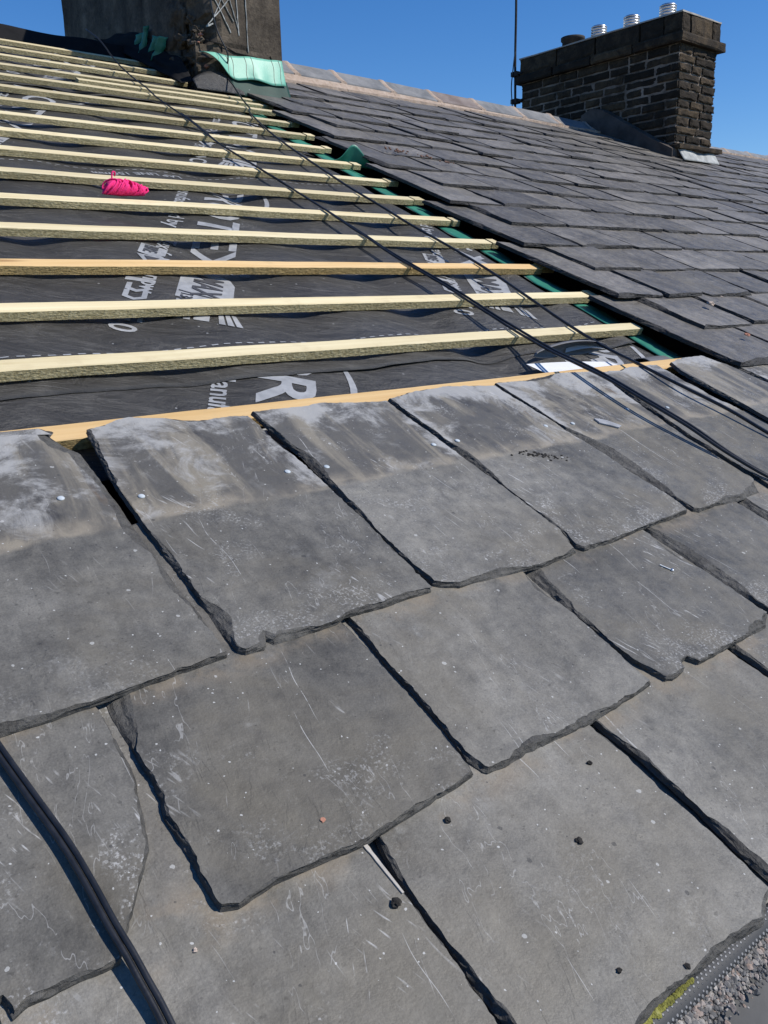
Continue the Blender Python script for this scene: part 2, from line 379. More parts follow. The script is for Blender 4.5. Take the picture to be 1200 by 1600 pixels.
def thick(o, t):
    md = o.modifiers.new('thickness', 'SOLIDIFY'); md.thickness = t*G; md.offset = -1; return o
def lump(bm, c, r, seed, mi=0, sub=2, flat=.7, rough=.45):
    res = bmesh.ops.create_icosphere(bm, subdivisions=sub, radius=1.0)
    for v in res['verts']:
        d = v.co.normalized(); k = 1 + rough*fbm(d.x*1.4+seed*7.1, d.y*1.4+seed*3.3, d.z*1.4, 3)
        v.co = Vector((c[0]+d.x*r*k, c[1]+d.y*r*k, c[2]+d.z*r*k*flat))

# ------------------------------------------------------------------ slates
TH = .035
def resample(poly, ds):
    out = []
    for i in range(len(poly)):
        a, b = Vector(poly[i]), Vector(poly[(i+1) % len(poly)]); k = max(1, int(round((b-a).length/ds)))
        out += [a.lerp(b, j/k) for j in range(k)]
    return out
def slate_bm(poly, vt, n0, tau, th=TH, ds=.03, seed=0.0, bevel=1.0, jit=.008, tilt=(0, 0)):
    """A split slate: ragged outline, flaked (bevelled) edges on all sides, laid in the plane n = n0 - tau (v - vt)."""
    area = sum(poly[i][0]*poly[(i+1) % len(poly)][1] - poly[(i+1) % len(poly)][0]*poly[i][1] for i in range(len(poly)))
    if area < 0: poly = poly[::-1]
    P = resample(poly, ds); N = len(P); bm = bmesh.new()
    nr = []
    w = max(1, int(.05/ds))
    for i in range(N):
        d = P[(i+w) % N] - P[i-w]; nr.append(Vector((d.y, -d.x)).normalized() if d.length > 1e-6 else Vector((0, 0)))
    uc = sum(p.x for p in P)/N; vc = sum(p.y for p in P)/N
    def height(p): return n0 - tau*(p.y - vt) + tilt[0]*(p.x-uc) + tilt[1]*(p.y-vc)
    rings = []
    prof = ((1.0, 0.0, 0), (.62, .001, 1), (.36, .004, 2), (.15, .007, 3), (0.0, .010, 4))
    for depth, ins, k in prof:
        ring = []
        for i, p in enumerate(P):
            j = jit*.55*fbm(p.x*9+seed, p.y*9-seed, seed, 3) + jit*.5*fbm(p.x*2.5-seed, p.y*2.5, seed*2, 2); cz = noise.noise(Vector((p.x*21+seed, p.y*21, seed))); j -= jit*1.6*max(0, cz-.28)
            fl = fbm(p.x*3.1+seed*3, p.y*3.1+seed, k*.25, 3)
            fl2 = max(0, fbm(p.x*1.3-seed, p.y*1.3+seed*5, 3.3, 2) - .18)
            inset = ins*bevel*(1 + 1.5*fl) + (k/4)*bevel*.17*fl2
            inset += (.007*bevel*fbm(p.x*26, p.y*26, seed+k*3, 3) if k else 0)
            q = p + nr[i]*(j - max(0, inset))
            ring.append(bm.verts.new((q.x, q.y, height(q) - th*depth + (.25*th*fbm(q.x*7, q.y*7, seed+k, 2) if 0 < k < 4 else 0))))
        rings.append(ring)
    for a, b in zip(rings, rings[1:]):
        for i in range(N):
            f = bm.faces.new((a[i], a[(i+1) % N], b[(i+1) % N], b[i])); f.material_index = 1
    top = bm.faces.new(rings[-1]); top.material_index = 0
    bm.faces.new(rings[0][::-1]).material_index = 1
    bmesh.ops.triangulate(bm, faces=[top])
    return bm
ORD = 'first second third fourth fifth sixth seventh eighth ninth tenth eleventh twelfth thirteenth fourteenth fifteenth sixteenth seventeenth eighteenth nineteenth twentieth twenty-first twenty-second twenty-third twenty-fourth twenty-fifth twenty-sixth twenty-seventh twenty-eighth twenty-ninth thirtieth thirty-first thirty-second thirty-third thirty-fourth'.split()

VT = (-3.18, -4.233, -5.285)
TAU = TH/1.06
N0 = .145
def hs(v, row): return N0 - TAU*(v - VT[row])
FG = [  # row, outline (tail left -> tail right -> head right -> head left), label
 (0, [(-1.25, -3.2), (-1.035, -3.222), (-.665, -3.219), (-.443, -3.199), (-.41, -3.202), (-.225, -3.19), (-.04, -3.178), (-.012, -2.871), (.018, -2.134), (.048, -1.546), (.062, -1.229), (.0, -1.10), (-.03, -.98), (.01, -.925), (-.084, -.929), (-.298, -.9), (-.9, -.88), (-1.22, -.9)],
  'pale-topped slate cut by the photo edge, with a long broken flake at its tail corner'),
 (0, [(.017, -3.168), (.044, -3.195), (.141, -3.203), (.160, -3.185), (.18, -3.15), (.20, -3.19), (.576, -3.186), (.637, -3.157), (.878, -3.167), (1.222, -3.163), (1.276, -2.662), (1.308, -1.933), (1.308, -1.056), (.914, -.989), (.504, -.891), (.19, -.98), (.13, -1.36), (.086, -1.663), (.06, -2.048), (.05, -2.348), (.045, -2.693), (.012, -3.029)],
  'top-row slate with a rusty streak on its head, tapered gap along its edge'),
 (0, [(1.262, -3.124), (1.3, -3.155), (1.403, -3.198), (1.603, -3.2), (2.056, -3.24), (2.417, -3.216), (2.49, -3.0), (2.52, -2.423), (2.54, -1.687), (2.555, -1.071), (1.973, -.988), (1.673, -1.01), (1.362, -1.001), (1.362, -1.675), (1.33, -2.097), (1.30, -2.405), (1.258, -2.825)],
  'brown-stained top-row slate between the rusty slate and the one with a black smear'),
 (0, [(2.445, -3.165), (2.48, -3.216), (2.704, -3.222), (3.087, -3.197), (3.714, -3.168), (3.76, -3.0), (3.785, -2.421), (3.81, -1.659), (3.822, -1.04), (3.342, -.942), (2.964, -.958), (2.603, -1.031), (2.585, -1.66), (2.555, -2.113), (2.51, -2.559), (2.483, -3.023)],
  'top-row slate with a black smear of moss across its middle'),
 (0, [(3.80, -3.166), (3.844, -3.194), (4.085, -3.18), (4.316, -3.207), (4.735, -3.19), (4.86, -3.05), (4.95, -2.288), (5.13, -1.592), (5.31, -.995), (4.712, -.916), (3.869, -.985), (3.844, -1.628), (3.82, -2.212), (3.80, -2.648)],
  'whitish top-row slate lying directly under the shadow of the double cable'),
 (0, [(4.90, -3.19), (5.6, -3.21), (6.22, -3.18), (6.25, -2.3), (6.33, -1.231), (6.36, -.985), (5.9, -.97), (5.40, -1.002), (5.2, -1.59), (5.03, -2.29), (4.95, -3.05)],
  'streaky top-row slate lying between the double cable and the single cable'),
 (0, [(6.30, -3.19), (6.9, -3.2), (7.55, -3.19), (7.6, -2.2), (7.42, -1.2), (7.30, -.93), (6.9, -.94), (6.581, -1.0), (6.467, -1.231), (6.421, -1.896), (6.38, -2.308)],
  'slate with a raised broken head corner at the far end of the top batten'),
 (0, [(7.66, -3.2), (8.4, -3.2), (8.9, -3.2), (8.92, -2.1), (8.9, -1.0), (8.2, -.95), (7.55, -.98), (7.62, -1.6), (7.68, -2.2)],
  'slate lying beyond the top batten, tucked under the lowest old course'),
 (1, [(-1.95, -4.2), (-1.34, -4.19), (-1.327, -4.251), (-1.277, -4.235), (-1.14, -4.24), (-1.004, -4.245), (-.90, -4.10), (-.76, -3.92), (-.66, -3.6), (-.655, -3.224), (-.66, -2.0), (-1.95, -2.0)],
  'second-row slate crossed by the thick twin cable, with a snapped-off corner'),
 (1, [(-.661, -4.244), (-.6, -4.265), (-.45, -4.247), (-.046, -4.274), (.554, -4.22), (.585, -3.97), (.60, -3.619), (.615, -3.243), (.63, -2.0), (-.60, -2.0), (-.61, -3.213), (-.622, -3.366), (-.622, -3.643), (-.655, -3.825), (-.655, -3.996), (-.665, -4.151)],
  'wide second-row slate with a reddish fleck beside its tail and a flaked edge'),
 (1, [(.605, -4.227), (.62, -4.243), (.749, -4.253), (.966, -4.247), (1.3, -4.257), (1.843, -4.222), (1.885, -3.83), (1.91, -3.236), (1.9, -2.0), (.675, -2.0), (.664, -3.206), (.64, -3.503), (.62, -3.896), (.585, -4.151)],
  'second-row slate with a wavy chipped tail below the slate with brown stains'),
 (1, [(1.95, -4.238), (2.001, -4.253), (2.13, -4.236), (2.162, -4.19), (2.224, -4.18), (2.265, -4.241), (3.027, -4.225), (3.15, -4.16), (3.163, -3.204), (3.17, -2.0), (1.95, -2.0), (1.942, -3.216), (1.91, -3.647), (1.895, -3.937), (1.90, -4.057)],
  'second-row slate with a deep notch in its tail and a nail lying beside it'),
 (1, [(3.20, -4.22), (3.9, -4.25), (4.36, -4.22), (4.37, -3.3), (4.38, -2.0), (3.2, -2.0), (3.215, -3.207), (3.205, -3.7)],
  'second-row slate with a pale oval mark near its top corner'),
 (1, [(4.42, -4.23), (5.2, -4.23), (5.75, -4.22), (5.77, -3.2), (5.78, -2.0), (4.43, -2.0), (4.43, -3.2)],
  'second-row slate showing only its corner where the double cable leaves the photo'),
 (2, [(-1.40, -5.27), (-1.0, -5.29), (-.5, -5.28), (-.09, -5.27), (-.06, -4.8), (-.052, -4.518), (-.045, -4.258), (-.04, -3.0), (-1.38, -3.0), (-1.39, -4.2)],
  'lowest-row slate crossed by long pale scratches beneath the twin cable'),
 (2, [(-.05, -5.24), (.0, -5.28), (.337, -5.285), (.529, -5.272), (.72, -5.28), (.927, -5.289), (1.123, -5.313), (1.285, -5.24), (1.30, -4.9), (1.315, -4.242), (1.32, -3.1), (.01, -3.1), (.008, -4.247), (-.03, -4.433), (-.04, -4.66), (-.058, -4.862), (-.05, -5.017)],
  'large lowest-row slate dotted with dark crumbs above the mesh strip'),
 (2, [(1.347, -5.25), (1.9, -5.28), (2.56, -5.28), (2.585, -4.8), (2.59, -4.21), (2.59, -3.1), (1.37, -3.1), (1.362, -4.221), (1.38, -4.513), (1.375, -4.8), (1.343, -5.047)],
  'lowest-row slate with a thick flaked edge beside the crumb-dotted slate'),
 (2, [(2.64, -5.27), (3.3, -5.28), (3.9, -5.28), (3.9, -4.2), (3.9, -3.1), (2.65, -3.1), (2.645, -4.2)],
  'lowest-row slate whose corner shows below the notched slate'),
]
for i, (row, poly, lab) in enumerate(FG):
    rg = random.Random(100+i)
    tl = (rg.uniform(-.006, .006), rg.uniform(-.002, .002))
    bm = slate_bm(poly, VT[row], N0 + (.02 if i == 6 else 0), TAU, TH, .02, 3.7*i+1.3, rg.uniform(.9, 1.35), .009, tl)
    u0 = min(p[0] for p in poly)
    o = link('roof_slate', bm, [M['slate_stain' if row == 0 else 'slate'], M['edge']], 'r', (u0, VT[row], hs(VT[row], row)))
    tag(o, lab, 'slate', 'bare grey slates below the stripped area')
# the rows run on to the right under the old slope
for row, ua, ub, lab in ((1, 5.82, 7.18, 'second-row slate just past the double cable, outside the photo'), (1, 7.22, 8.6, 'second-row slate two past the double cable, outside the photo'),
                         (2, 3.95, 5.3, 'lowest-row slate first past the right photo edge'), (2, 5.34, 6.7, 'lowest-row slate second past the right photo edge'), (2, 6.74, 8.1, 'lowest-row slate third past the right photo edge')):
    bm = slate_bm([(ua, VT[row]), (ub, VT[row]-.01), (ub, VT[row]+2.2), (ua, VT[row]+2.2)], VT[row], N0, TAU, TH, .05, ua*3.1, 1.1, .009)
    tag(link('roof_slate', bm, [M['slate'], M['edge']], 'r', (ua, VT[row], hs(VT[row], row))), lab, 'slate', 'bare grey slates below the stripped area')
# the eaves course under the lowest row
for i, (ua, ub) in enumerate(((-2.1, -.72), (-.68, .62), (.66, 1.93), (1.97, 3.3), (3.34, 5.0), (5.04, 6.6), (6.64, 8.1))):
    bm = slate_bm([(ua, -5.30), (ub, -5.30), (ub, -4.2), (ua, -4.2)], -5.29, .085, .03, TH, .06, 50+i)
    o = link('eaves_slate', bm, [M['slate'], M['edge']], 'r', (ua, -5.29, .085))
    tag(o, 'short eaves slate lying hidden under the lowest row, %s one along' % ORD[i], 'slate', 'eaves slates')

# the undisturbed old slope on the far side of the strip
def umax(v):
    return 9.2 + max(0, v+1.0)*1.82
first_of = {}
for k in range(16):
    vt = -1.30 + k*.985
    rg = random.Random(500+k)
    base = 7.45 + .13*(vt+1.3) + (.62 if k % 2 else 0) + (.0 if k < 11 else .12*(k-11))
    if vt > 11.5: base = max(base, 9.95)
    u = base + rg.uniform(-.05, .05); c = 0
    ue = min(41, umax(vt) + 1.5)
    while u < ue:
        w = rg.uniform(1.02, 1.52)
        if abs(u + w - 25.0) < .1 and vt > 11: w += .2
        a, b = u + .016, u + w - .016
        cl = rg.uniform(-.03, .03)
        def blocked(x): return vt > 11.0 and 24.9 < x < 27.3
        if not blocked((a+b)/2):
            far = u > 16 or k > 6
            L = 2.25
            head = vt + L
            cut = []
            ch = rg.random()
            tl0, tl1 = rg.uniform(-.035, .03), rg.uniform(-.035, .03)
            poly = [(a+rg.uniform(0, .03), vt+tl0+cl)]
            if ch < .3: poly = [(a+.005, vt+tl0+.10), (a+.07, vt+tl0)]
            m = (a+b)/2
            poly += [(m, vt+.5*(tl0+tl1)+rg.uniform(-.02, .02))]
            if rg.random() < .3: poly += [(b-.09, vt+tl1), (b-.01, vt+tl1+.08)]
            else: poly += [(b, vt+tl1)]
            poly += [(b+rg.uniform(-.015, .015), vt+1.1), (b, head), (a, head), (a+rg.uniform(-.015, .015), vt+1.1)]
            tl = (rg.uniform(-.022, .022), rg.uniform(-.018, .006))
            bm = slate_bm(poly, vt, .132 + rg.uniform(0, .022), .036, .050, .07 if not far else .16, 11.3*k+2.7*c, 1.3, .020 if not far else .026, tl)
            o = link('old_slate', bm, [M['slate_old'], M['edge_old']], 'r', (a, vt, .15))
            tag(o, 'weathered slate, %s from the cut edge, %s course up the old slope' % (ORD[c], ORD[k]), 'slate', 'weathered slates on the old slope')
            c += 1
        u += w

# ------------------------------------------------------------------ battens
BW, BT = .172, .085
def batten_bm(ua, ub, v, n=0.0, w=BW, th=BT, bow=0.0, seed=0.0):
    bm = bmesh.new(); K = max(2, int((ub-ua)/.12)); R = []
    for i in range(K+1):
        u = ua + (ub-ua)*i/K; d = bow*math.sin(math.pi*i/K) + .008*fbm(u*.5, seed, 0, 2)
        hh = .006*fbm(u*.6, seed+9, 0, 2)
        e = [.0035*fbm(u*6, seed+q*3, q, 2) for q in range(4)]; c = .007
        ring = [(v+e[0], n+hh-th), (v+e[0], n+hh-c), (v+c+e[1], n+hh), (v+w-c+e[2], n+hh), (v+w+e[2], n+hh-c), (v+w+e[3], n+hh-th)]
        R.append([bm.verts.new((u, y+d, z)) for y, z in ring])
    for a, b in zip(R, R[1:]):
        for k in range(6):
            f = bm.faces.new((a[k], a[(k+1) % 6], b[(k+1) % 6], b[k])); f.material_index = 0 if k in (1, 2, 3) else 1
    bm.faces.new(R[0][::-1]).material_index = 1; bm.faces.new(R[-1]).material_index = 1
    return bm
BENDS = [7.516, 7.677, 7.8, 7.755, 7.829, 7.911, 8.139, 8.109, 8.225, 8.449, 8.736, 9.026, 9.606, 8.0, 8.0, 8.0, 8.0]
for k in range(17):
    v = k + .02 + (.0 if k < 14 else -.06*(k-13))
    orange = k == 2
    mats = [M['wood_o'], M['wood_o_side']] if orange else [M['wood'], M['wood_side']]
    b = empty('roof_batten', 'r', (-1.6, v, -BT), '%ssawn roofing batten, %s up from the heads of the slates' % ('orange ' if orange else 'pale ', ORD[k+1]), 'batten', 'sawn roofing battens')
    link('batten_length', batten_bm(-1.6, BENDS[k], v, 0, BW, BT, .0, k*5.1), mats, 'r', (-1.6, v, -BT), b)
    if 0 < k < 12:
        rg = random.Random(k)
        link('batten_stub', batten_bm(BENDS[k]+.02, BENDS[k]+rg.uniform(.12, .3), v+rg.uniform(-.05, .03), .012, BW, BT, 0, k+40), mats, 'r', (BENDS[k], v, -BT), b)
tag(link('roof_batten', batten_bm(-1.6, 7.56, -.955, -.008, .19, BT, .0, 91), [M['wood_o'], M['wood_o_side']], 'r', (-1.6, -.955, -BT)),
    'orange batten lying along the heads of the top slate row', 'batten', 'sawn roofing battens')
tag(link('roof_batten', batten_bm(5.05, 9.3, 11.58, .0, .15, BT, 0, 95), [M['wood'], M['wood_side']], 'r', (5.05, 11.58, -BT)),
    'short spare batten lying close between two battens under the near chimney', 'batten', 'sawn roofing battens')

# ------------------------------------------------------------------ underlay rolls
def HU(u, v):
    s = (.5 - .5*math.cos(2*math.pi*(u-.35)/1.75))**1.4
    big = .5 + .9*(noise.noise(Vector((u*.45, v*.28, 2.2)))+.35)
    h = -.094 - .045*s*max(0.1, big) - .075*s**3*max(0, noise.noise(Vector((u*.31, v*.9, 9.1)))+.1)
    h += .018*fbm(u*1.1, v*1.7, 7.7, 2)*(.3+s) + .009*fbm(u*3.0+v, v*2.0, 1.7, 2)
    return min(-.088, h)
ROLLS = [(-1.3, .5), (-.17, 6.05), (5.30, 11.55), (10.80, 15.55)]
ROLL_LAB = ['black printed underlay strip just above the slate heads, its edge lapped over', 'widest black printed underlay sheet, the one under the lower battens',
            'black printed underlay sheet under the middle battens', 'black underlay sheet nearest the ridge, below the chimney']
def HR(u, v, k):
    va, vb = ROLLS[k]
    h = HU(u, v) - .022 + .008*min(k, 2)
    if k:
        lift = max(0, .5*fbm(u*.8+k*5, k*2.0, .3, 2)+.10)*sstep(va+.35, va, v)
        if k == 2: lift += .75*math.exp(-((u-1.9)/.5)**2)*sstep(va+.5, va, v)*.25
        h = min(h + .035*lift, -.088) if k == 1 else min(h + .14*lift, -.01 if v < va+.12 else -.088)
    return h
def roll_edge(u, k): return ROLLS[k][0] + (.045*fbm(u*.7, k*3.1, 0, 2) if k else 0)
def right_end(v): return 7.18 + .06*v + .07*fbm(v*1.1, 3.3, 0, 2) + (.5 if v > 8 else 0)
ROLL_OBJ = []
for k, (va, vb) in enumerate(ROLLS):
    root = empty('underlay_sheet', 'r', (0, va, -.15), ROLL_LAB[k], 'roofing membrane', 'black roof underlay')
    bm = bmesh.new(); nu = 130; nv = max(14, int((vb-va)/.075))
    def fn(s, t):
        v0 = va + (vb-va)*t; u = -1.7 + (right_end(v0)+1.7)*s
        v = v0 + (roll_edge(u, k)-va)*(1-t)
        z = HR(u, v, k)
        if k == 1: z = min(-.088, z + .03*sstep(right_end(v0)-.5, right_end(v0), u))
        return (u, v, z)
    grid_sheet(bm, fn, nu, nv)
    o = link('membrane', bm, M['underlay'], 'r', (0, va, -.15), root); thick(o, .004)
    ROLL_OBJ.append(root)

# printing on the underlay ----------------------------------------------------
FONT_CACHE = {}
def glyphs(txt):
    """2-D triangles of a text, 1 unit high capitals, starting at x = 0."""
    if txt in FONT_CACHE: return FONT_CACHE[txt]
    cu = bpy.data.curves.new('print', 'FONT'); cu.body = txt; cu.resolution_u = 3; cu.offset = .018
    ob = bpy.data.objects.new('print', cu); COL.objects.link(ob)
    bpy.context.view_layer.update()
    me = bpy.data.meshes.new_from_object(ob.evaluated_get(bpy.context.evaluated_depsgraph_get()))
    bpy.data.objects.remove(ob); bpy.data.curves.remove(cu)
    me.calc_loop_triangles()
    V = [(v.co.x, v.co.y) for v in me.vertices]; T = [tuple(t.vertices) for t in me.loop_triangles]
    bpy.data.meshes.remove(me)
    x0 = min((p[0] for p in V), default=0); x1 = max((p[0] for p in V), default=1); y0 = 0.0; y1 = .73
    V = [((x-x0), (y-y0)/(y1-y0)) for x, y in V]
    FONT_CACHE[txt] = (V, T, x1-x0); return FONT_CACHE[txt]
def lay(bm, V, T, fx, k, lift, mi=0):
    """put flat triangles onto sheet k; fx maps (x, y) to roof (u, v)"""
    b2 = bmesh.new(); vs = [b2.verts.new((*fx(*p), 0)) for p in V]
    for t in T:
        if len(set(t)) == 3:
            try: b2.faces.new([vs[i] for i in t])
            except ValueError: pass
    for _ in range(4):
        es = [e for e in b2.edges if e.calc_length() > .09]
        if not es: break
        bmesh.ops.subdivide_edges(b2, edges=es, cuts=1); bmesh.ops.triangulate(b2, faces=b2.faces)
    mp = {}
    lim = lambda v: right_end(v) - .06
    for f in b2.faces:
        if any(vv.co.x > lim(vv.co.y) for vv in f.verts) or any(vv.co.y < roll_edge(vv.co.x, k)+.03 for vv in f.verts): continue
        for vv in f.verts:
            if vv not in mp:
                z = HR(vv.co.x, vv.co.y, k)
                if k == 1: z = min(-.088, z + .03*sstep(right_end(vv.co.y)-.5, right_end(vv.co.y), vv.co.x))
                mp[vv] = bm.verts.new((vv.co.x, vv.co.y, z + lift))
        try: nf = bm.faces.new([mp[vv] for vv in f.verts])
        except ValueError: continue
        nf.normal_update()
        if nf.normal.z < 0: nf.normal_flip()
        nf.material_index = mi; nf.smooth = True
    b2.free()
def poly_tri(P):
    return P, [tuple(t) for t in tessellate_polygon([[Vector((x, y, 0)) for x, y in P]])]
DX, DY = -.5255, -.851   # reading direction of the print on the slope
EX, EY = .851, -.5255    # top of the letters
def frame_at(o): return lambda x, y: (o[0] + DX*x + EX*y, o[1] + DY*x + EY*y)
def at_v(v, off=0.0): return (1.77 + .62*(v-1.05) + off, v)
def motif(B, k, du, dv):
    bd = B['reversed_lettering']; bm = B['printed_badge']
    def word(txt, o, h, length, dst, lift=.010):
        V, T, w = glyphs(txt); fx = frame_at(o)
        lay(dst, [(x*length/w, y*h) for x, y in V], T, fx, k, lift)
    def shape(P, o, dst=bm, lift=.010):
        V, T = poly_tri(P); lay(dst, V, T, frame_at(o), k, lift)
    P = lambda v, off=0.0: (at_v(v, off)[0]+du, v+dv)
    word('PROTEX', P(5.62), .50, 3.75, B['brand_lettering'])
    word('Manufactured by ProTex, factory now', P(5.3, -.42), .19, 4.3, B['small_print'])
    # badge
    s0 = P(2.36)
    shape([(.0, .06), (.12, -.02), (1.0, -.02), (1.0, .52), (.28, .52), (.12, .47), (0, .3)], s0)
    word('MAX', frame_at(s0)(.2, .12), .3, .68, bd, .016)
    shape([(.80, 0), (.82, 0), (.90, .5), (.88, .5)], s0, bd, .016)
    word('135', frame_at(s0)(.88, .03), .12, .2, bd, .016)
    word('®', frame_at(P(2.52))(.0, .56), .1, .1, B['brand_lettering'])
    bm = B['printed_badge']
    # flag end of the badge: cross with diagonal rays
    s1 = frame_at(s0)(1.06, 0)
    for a in ((.0, .19, .44, .19, .44, .33, .0, .33), (.0, .0, .16, .0, .16, .52, .0, .52)):
        shape([(a[i], a[i+1]) for i in range(0, 8, 2)], s1)
    for y0, y1 in ((.0, -.06), (.06, .02), (.12, .10), (.40, .42), (.46, .50), (.52, .58)):
        shape([(.19, y0), (.19, y0+.042), (.46, y1+.06), (.46, y1)], s1)
    # certification marks beside it
    c0 = P(3.0, -.62); cm = B['certification_mark']
    shape([(.0, .02), (.30, .02), (.36, .16), (.30, .30), (.0, .30)], c0, cm)
    word('BRE', frame_at(c0)(.04, .07), .15, .22, bd, .016)
    tri = [(.36, .02), (.68, .16), (.36, .36)]
    shape(tri, c0, cm); shape([(.41, .10), (.57, .165), (.41, .26)], c0, bd, .016)
    word('ETA', frame_at(c0)(.76, .04), .16, .3, cm)
    shape([(1.12, .02), (1.2, .02), (1.2, .30), (1.12, .30)], c0, cm)
    for ring in ((1.26, .0), (1.44, .12)):
        shape([(ring[0], .05), (ring[0]+.16, .05), (ring[0]+.22, .16), (ring[0]+.16, .27), (ring[0], .27), (ring[0], .22), (ring[0]+.13, .22), (ring[0]+.165, .16), (ring[0]+.13, .10), (ring[0], .10)], c0, cm)
    word('CE', frame_at(c0)(1.72, .05), .26, .42, cm)
    word('0', frame_at(c0)(2.22, .05), .24, .16, cm)
def swoosh(bm, k, du, dv):
    V, T = [], []
    for i in range(13):
        t = i/12; x = .2 + t*1.5; y = .62 + .16*math.sin(t*math.pi)
        V += [(x, y), (x, y + .012 + .05*math.sin(t*math.pi))]
    for i in range(12): T += [(2*i, 2*i+1, 2*i+2), (2*i+1, 2*i+3, 2*i+2)]
    o = at_v(6.0); lay(bm, V, T, frame_at((o[0]+du, o[1]+dv)), k, .010)
def lap_line(bm, k, vline, txt=True):
    u = -1.6
    while u < 7.2:
        L = .062
        lay(bm, [(0, 0), (L, 0), (L, .017), (0, .017)], [(0, 1, 2), (0, 2, 3)], lambda x, y, u=u: (u+x, vline+y), k, .010); u += .115
    if txt:
        for ux in (.72, 4.2):
            V, T, w = glyphs('LAP LINE 150mm')
            lay(bm, [(x*1.25/w, y*.12) for x, y in V], T, lambda x, y, ux=ux: (ux - x, vline - .12 - y), k, .010)
PR = {0: [(-2.32, -5.25), (1.9, -5.25)], 1: [(0, 0), (4.0, -.05), (-4.0, .0)], 2: [(3.5, 5.47), (-.35, 5.47), (-4.3, 5.47)], 3: [(2.7, 10.95), (-1.2, 10.95), (6.6, 10.95)]}
def put(bm, name, mat, k):
    if len(bm.faces): link(name, bm, M[mat], 'r', (0, ROLLS[k][0], -.15), ROLL_OBJ[k], recalc=False)
    else: bm.free()
for k, lst in PR.items():
    for du, dv in lst:
        B = {n: bmesh.new() for n in ('brand_lettering', 'small_print', 'printed_badge', 'certification_mark', 'reversed_lettering')}
        motif(B, k, du, dv); swoosh(B['brand_lettering'], k, du, dv)
        for n, b in B.items(): put(b, n, 'print_dark' if n == 'reversed_lettering' else 'print', k)
    if k in (1, 2):
        b = bmesh.new(); lap_line(b, k, .43 + 5.47*(k-1)); put(b, 'lap_line_print', 'print', k)

# ridge roll of underlay left of the near chimney, blackened for the chimney's shadow
bm = bmesh.new()
def fn(s, t):
    u = -1.7 + 9.75*s; a = (t-.5)*2
    return (u, 16.0 + a*.45, .14 - .26*abs(a)**1.3 + .03*fbm(u*.9, a*2, 4, 2))
grid_sheet(bm, fn, 60, 14)
o = link('ridge_membrane', bm, M['black'], 'r', (0, 15.9, 0)); thick(o, .012)
tag(o, 'shade-blackened membrane folded over the bare ridge left of the near chimney', 'roofing membrane')

# curled underlay edge, green old felt and torn white flap along the cut edge
bm = bmesh.new()
def fn(s, t):
    v = -.2 + 10.2*s; a = -2.5 + 3.9*t; r = .085 + .02*fbm(v*.8, 2, 1, 2)
    uu = right_end(v) + .03 + .05*fbm(v*.9, 8, 1, 2)
    return (uu + r*math.cos(a)*1.2, v, -.215 + r*.95*math.sin(a) - (.02 if a > 0 else 0))
grid_sheet(bm, fn, 90, 14)
o = link('curled_underlay', bm, M['underlay'], 'r', (7.4, -.2, -.2)); thick(o, .008)
tag(o, 'black underlay edge rolled up along the cut line beside the old slates', 'roofing membrane')
bm = bmesh.new()
def fn(s, t):
    v = -.6 + 13.0*s
    uu = 7.31 + .088*v + .50*t + .07*fbm(v*.9, 1, 3, 3) + (.25*sstep(9.5, 12.4, v))
    return (uu, v, -.088 - .04*t + .02*fbm(v*1.4, t*1.5, 5, 2) - .06*abs(t-.4))
grid_sheet(bm, fn, 110, 8)
green = link('green_felt', bm, M['green'], 'r', (7.7, -.6, -.15)); thick(green, .010)
tag(green, 'strip of old green felt left showing along the cut edge under the batten ends', 'roofing felt')
bm = bmesh.new()
def fn(s, t):
    v = -.5 + 8.4*s
    uu = 7.29 + .088*v + .07*t + .06*fbm(v*.9, 1, 3, 3)
    return (uu, v, -.112 - .03*t + .02*fbm(v*1.4, t, 5, 2))
grid_sheet(bm, fn, 90, 3)
link('torn_edge', bm, M['underlay_grey'], 'r', (7.5, -.5, -.15), green)
# tent of green felt standing up between battens
bm = bmesh.new()
def fn(s, t):
    u = 7.75 + 1.0*s; peak = math.exp(-((s-.55)/.22)**2)
    return (u + .05*t, 7.55 - .32*s - .15*t + .15*peak*t, -.10 + (.06 + .30*peak)*t)
grid_sheet(bm, fn, 20, 8)
o = link('felt_flap', bm, M['green'], 'r', (8, 7.5, -.1)); thick(o, .008)
tag(o, 'small green felt flap standing up in a peak over a batten by the cut edge', 'roofing felt')
# torn white flap
flap = empty('torn_membrane', 'r', (5.6, -.6, -.1), 'torn underlay flap curled over to show its white underside beside the double cable', 'roofing membrane')
bm = bmesh.new()
grid_sheet(bm, lambda s, t: (5.00 + 1.20*s - .1*t, -.80 + .34*t*(1-.55*s) + .06*s, -.068 + .014*math.sin(3*s)), 14, 6)
link('white_underside', bm, M['white_sheet'], 'r', (5.6, -.6, -.1), flap)
bm = bmesh.new()
def fn(s, t):
    a = -1.1 + 2.6*t; w = math.sin(math.pi*min(1, max(0, s)))**.6
    return (5.10 + 1.35*s, -.36 + .06*s + .13*w*math.cos(a), -.07 + .03 + .11*w*math.sin(a))
grid_sheet(bm, fn, 18, 10)
o = link('curled_flap', bm, M['underlay_grey'], 'r', (5.6, -.6, -.1), flap); thick(o, .008)
bm = bmesh.new()
grid_sheet(bm, lambda s, t: (5.72 + .75*s, -.28 + .20*t*math.sin(math.pi*s) - .02*s, -.075 + .035*math.sin(math.pi*s)), 12, 5)
link('white_edge', bm, M['white_sheet'], 'r', (5.6, -.6, -.1), flap)
bm = bmesh.new()
def fn(s, t):
    a = -.6 + 2.4*t
    return (6.72 + .52*s + .04*t, -.36 - .34*t + .05*s, -.16 + .10*math.sin(a*1.2)*(1-.3*s))
grid_sheet(bm, fn, 10, 10)
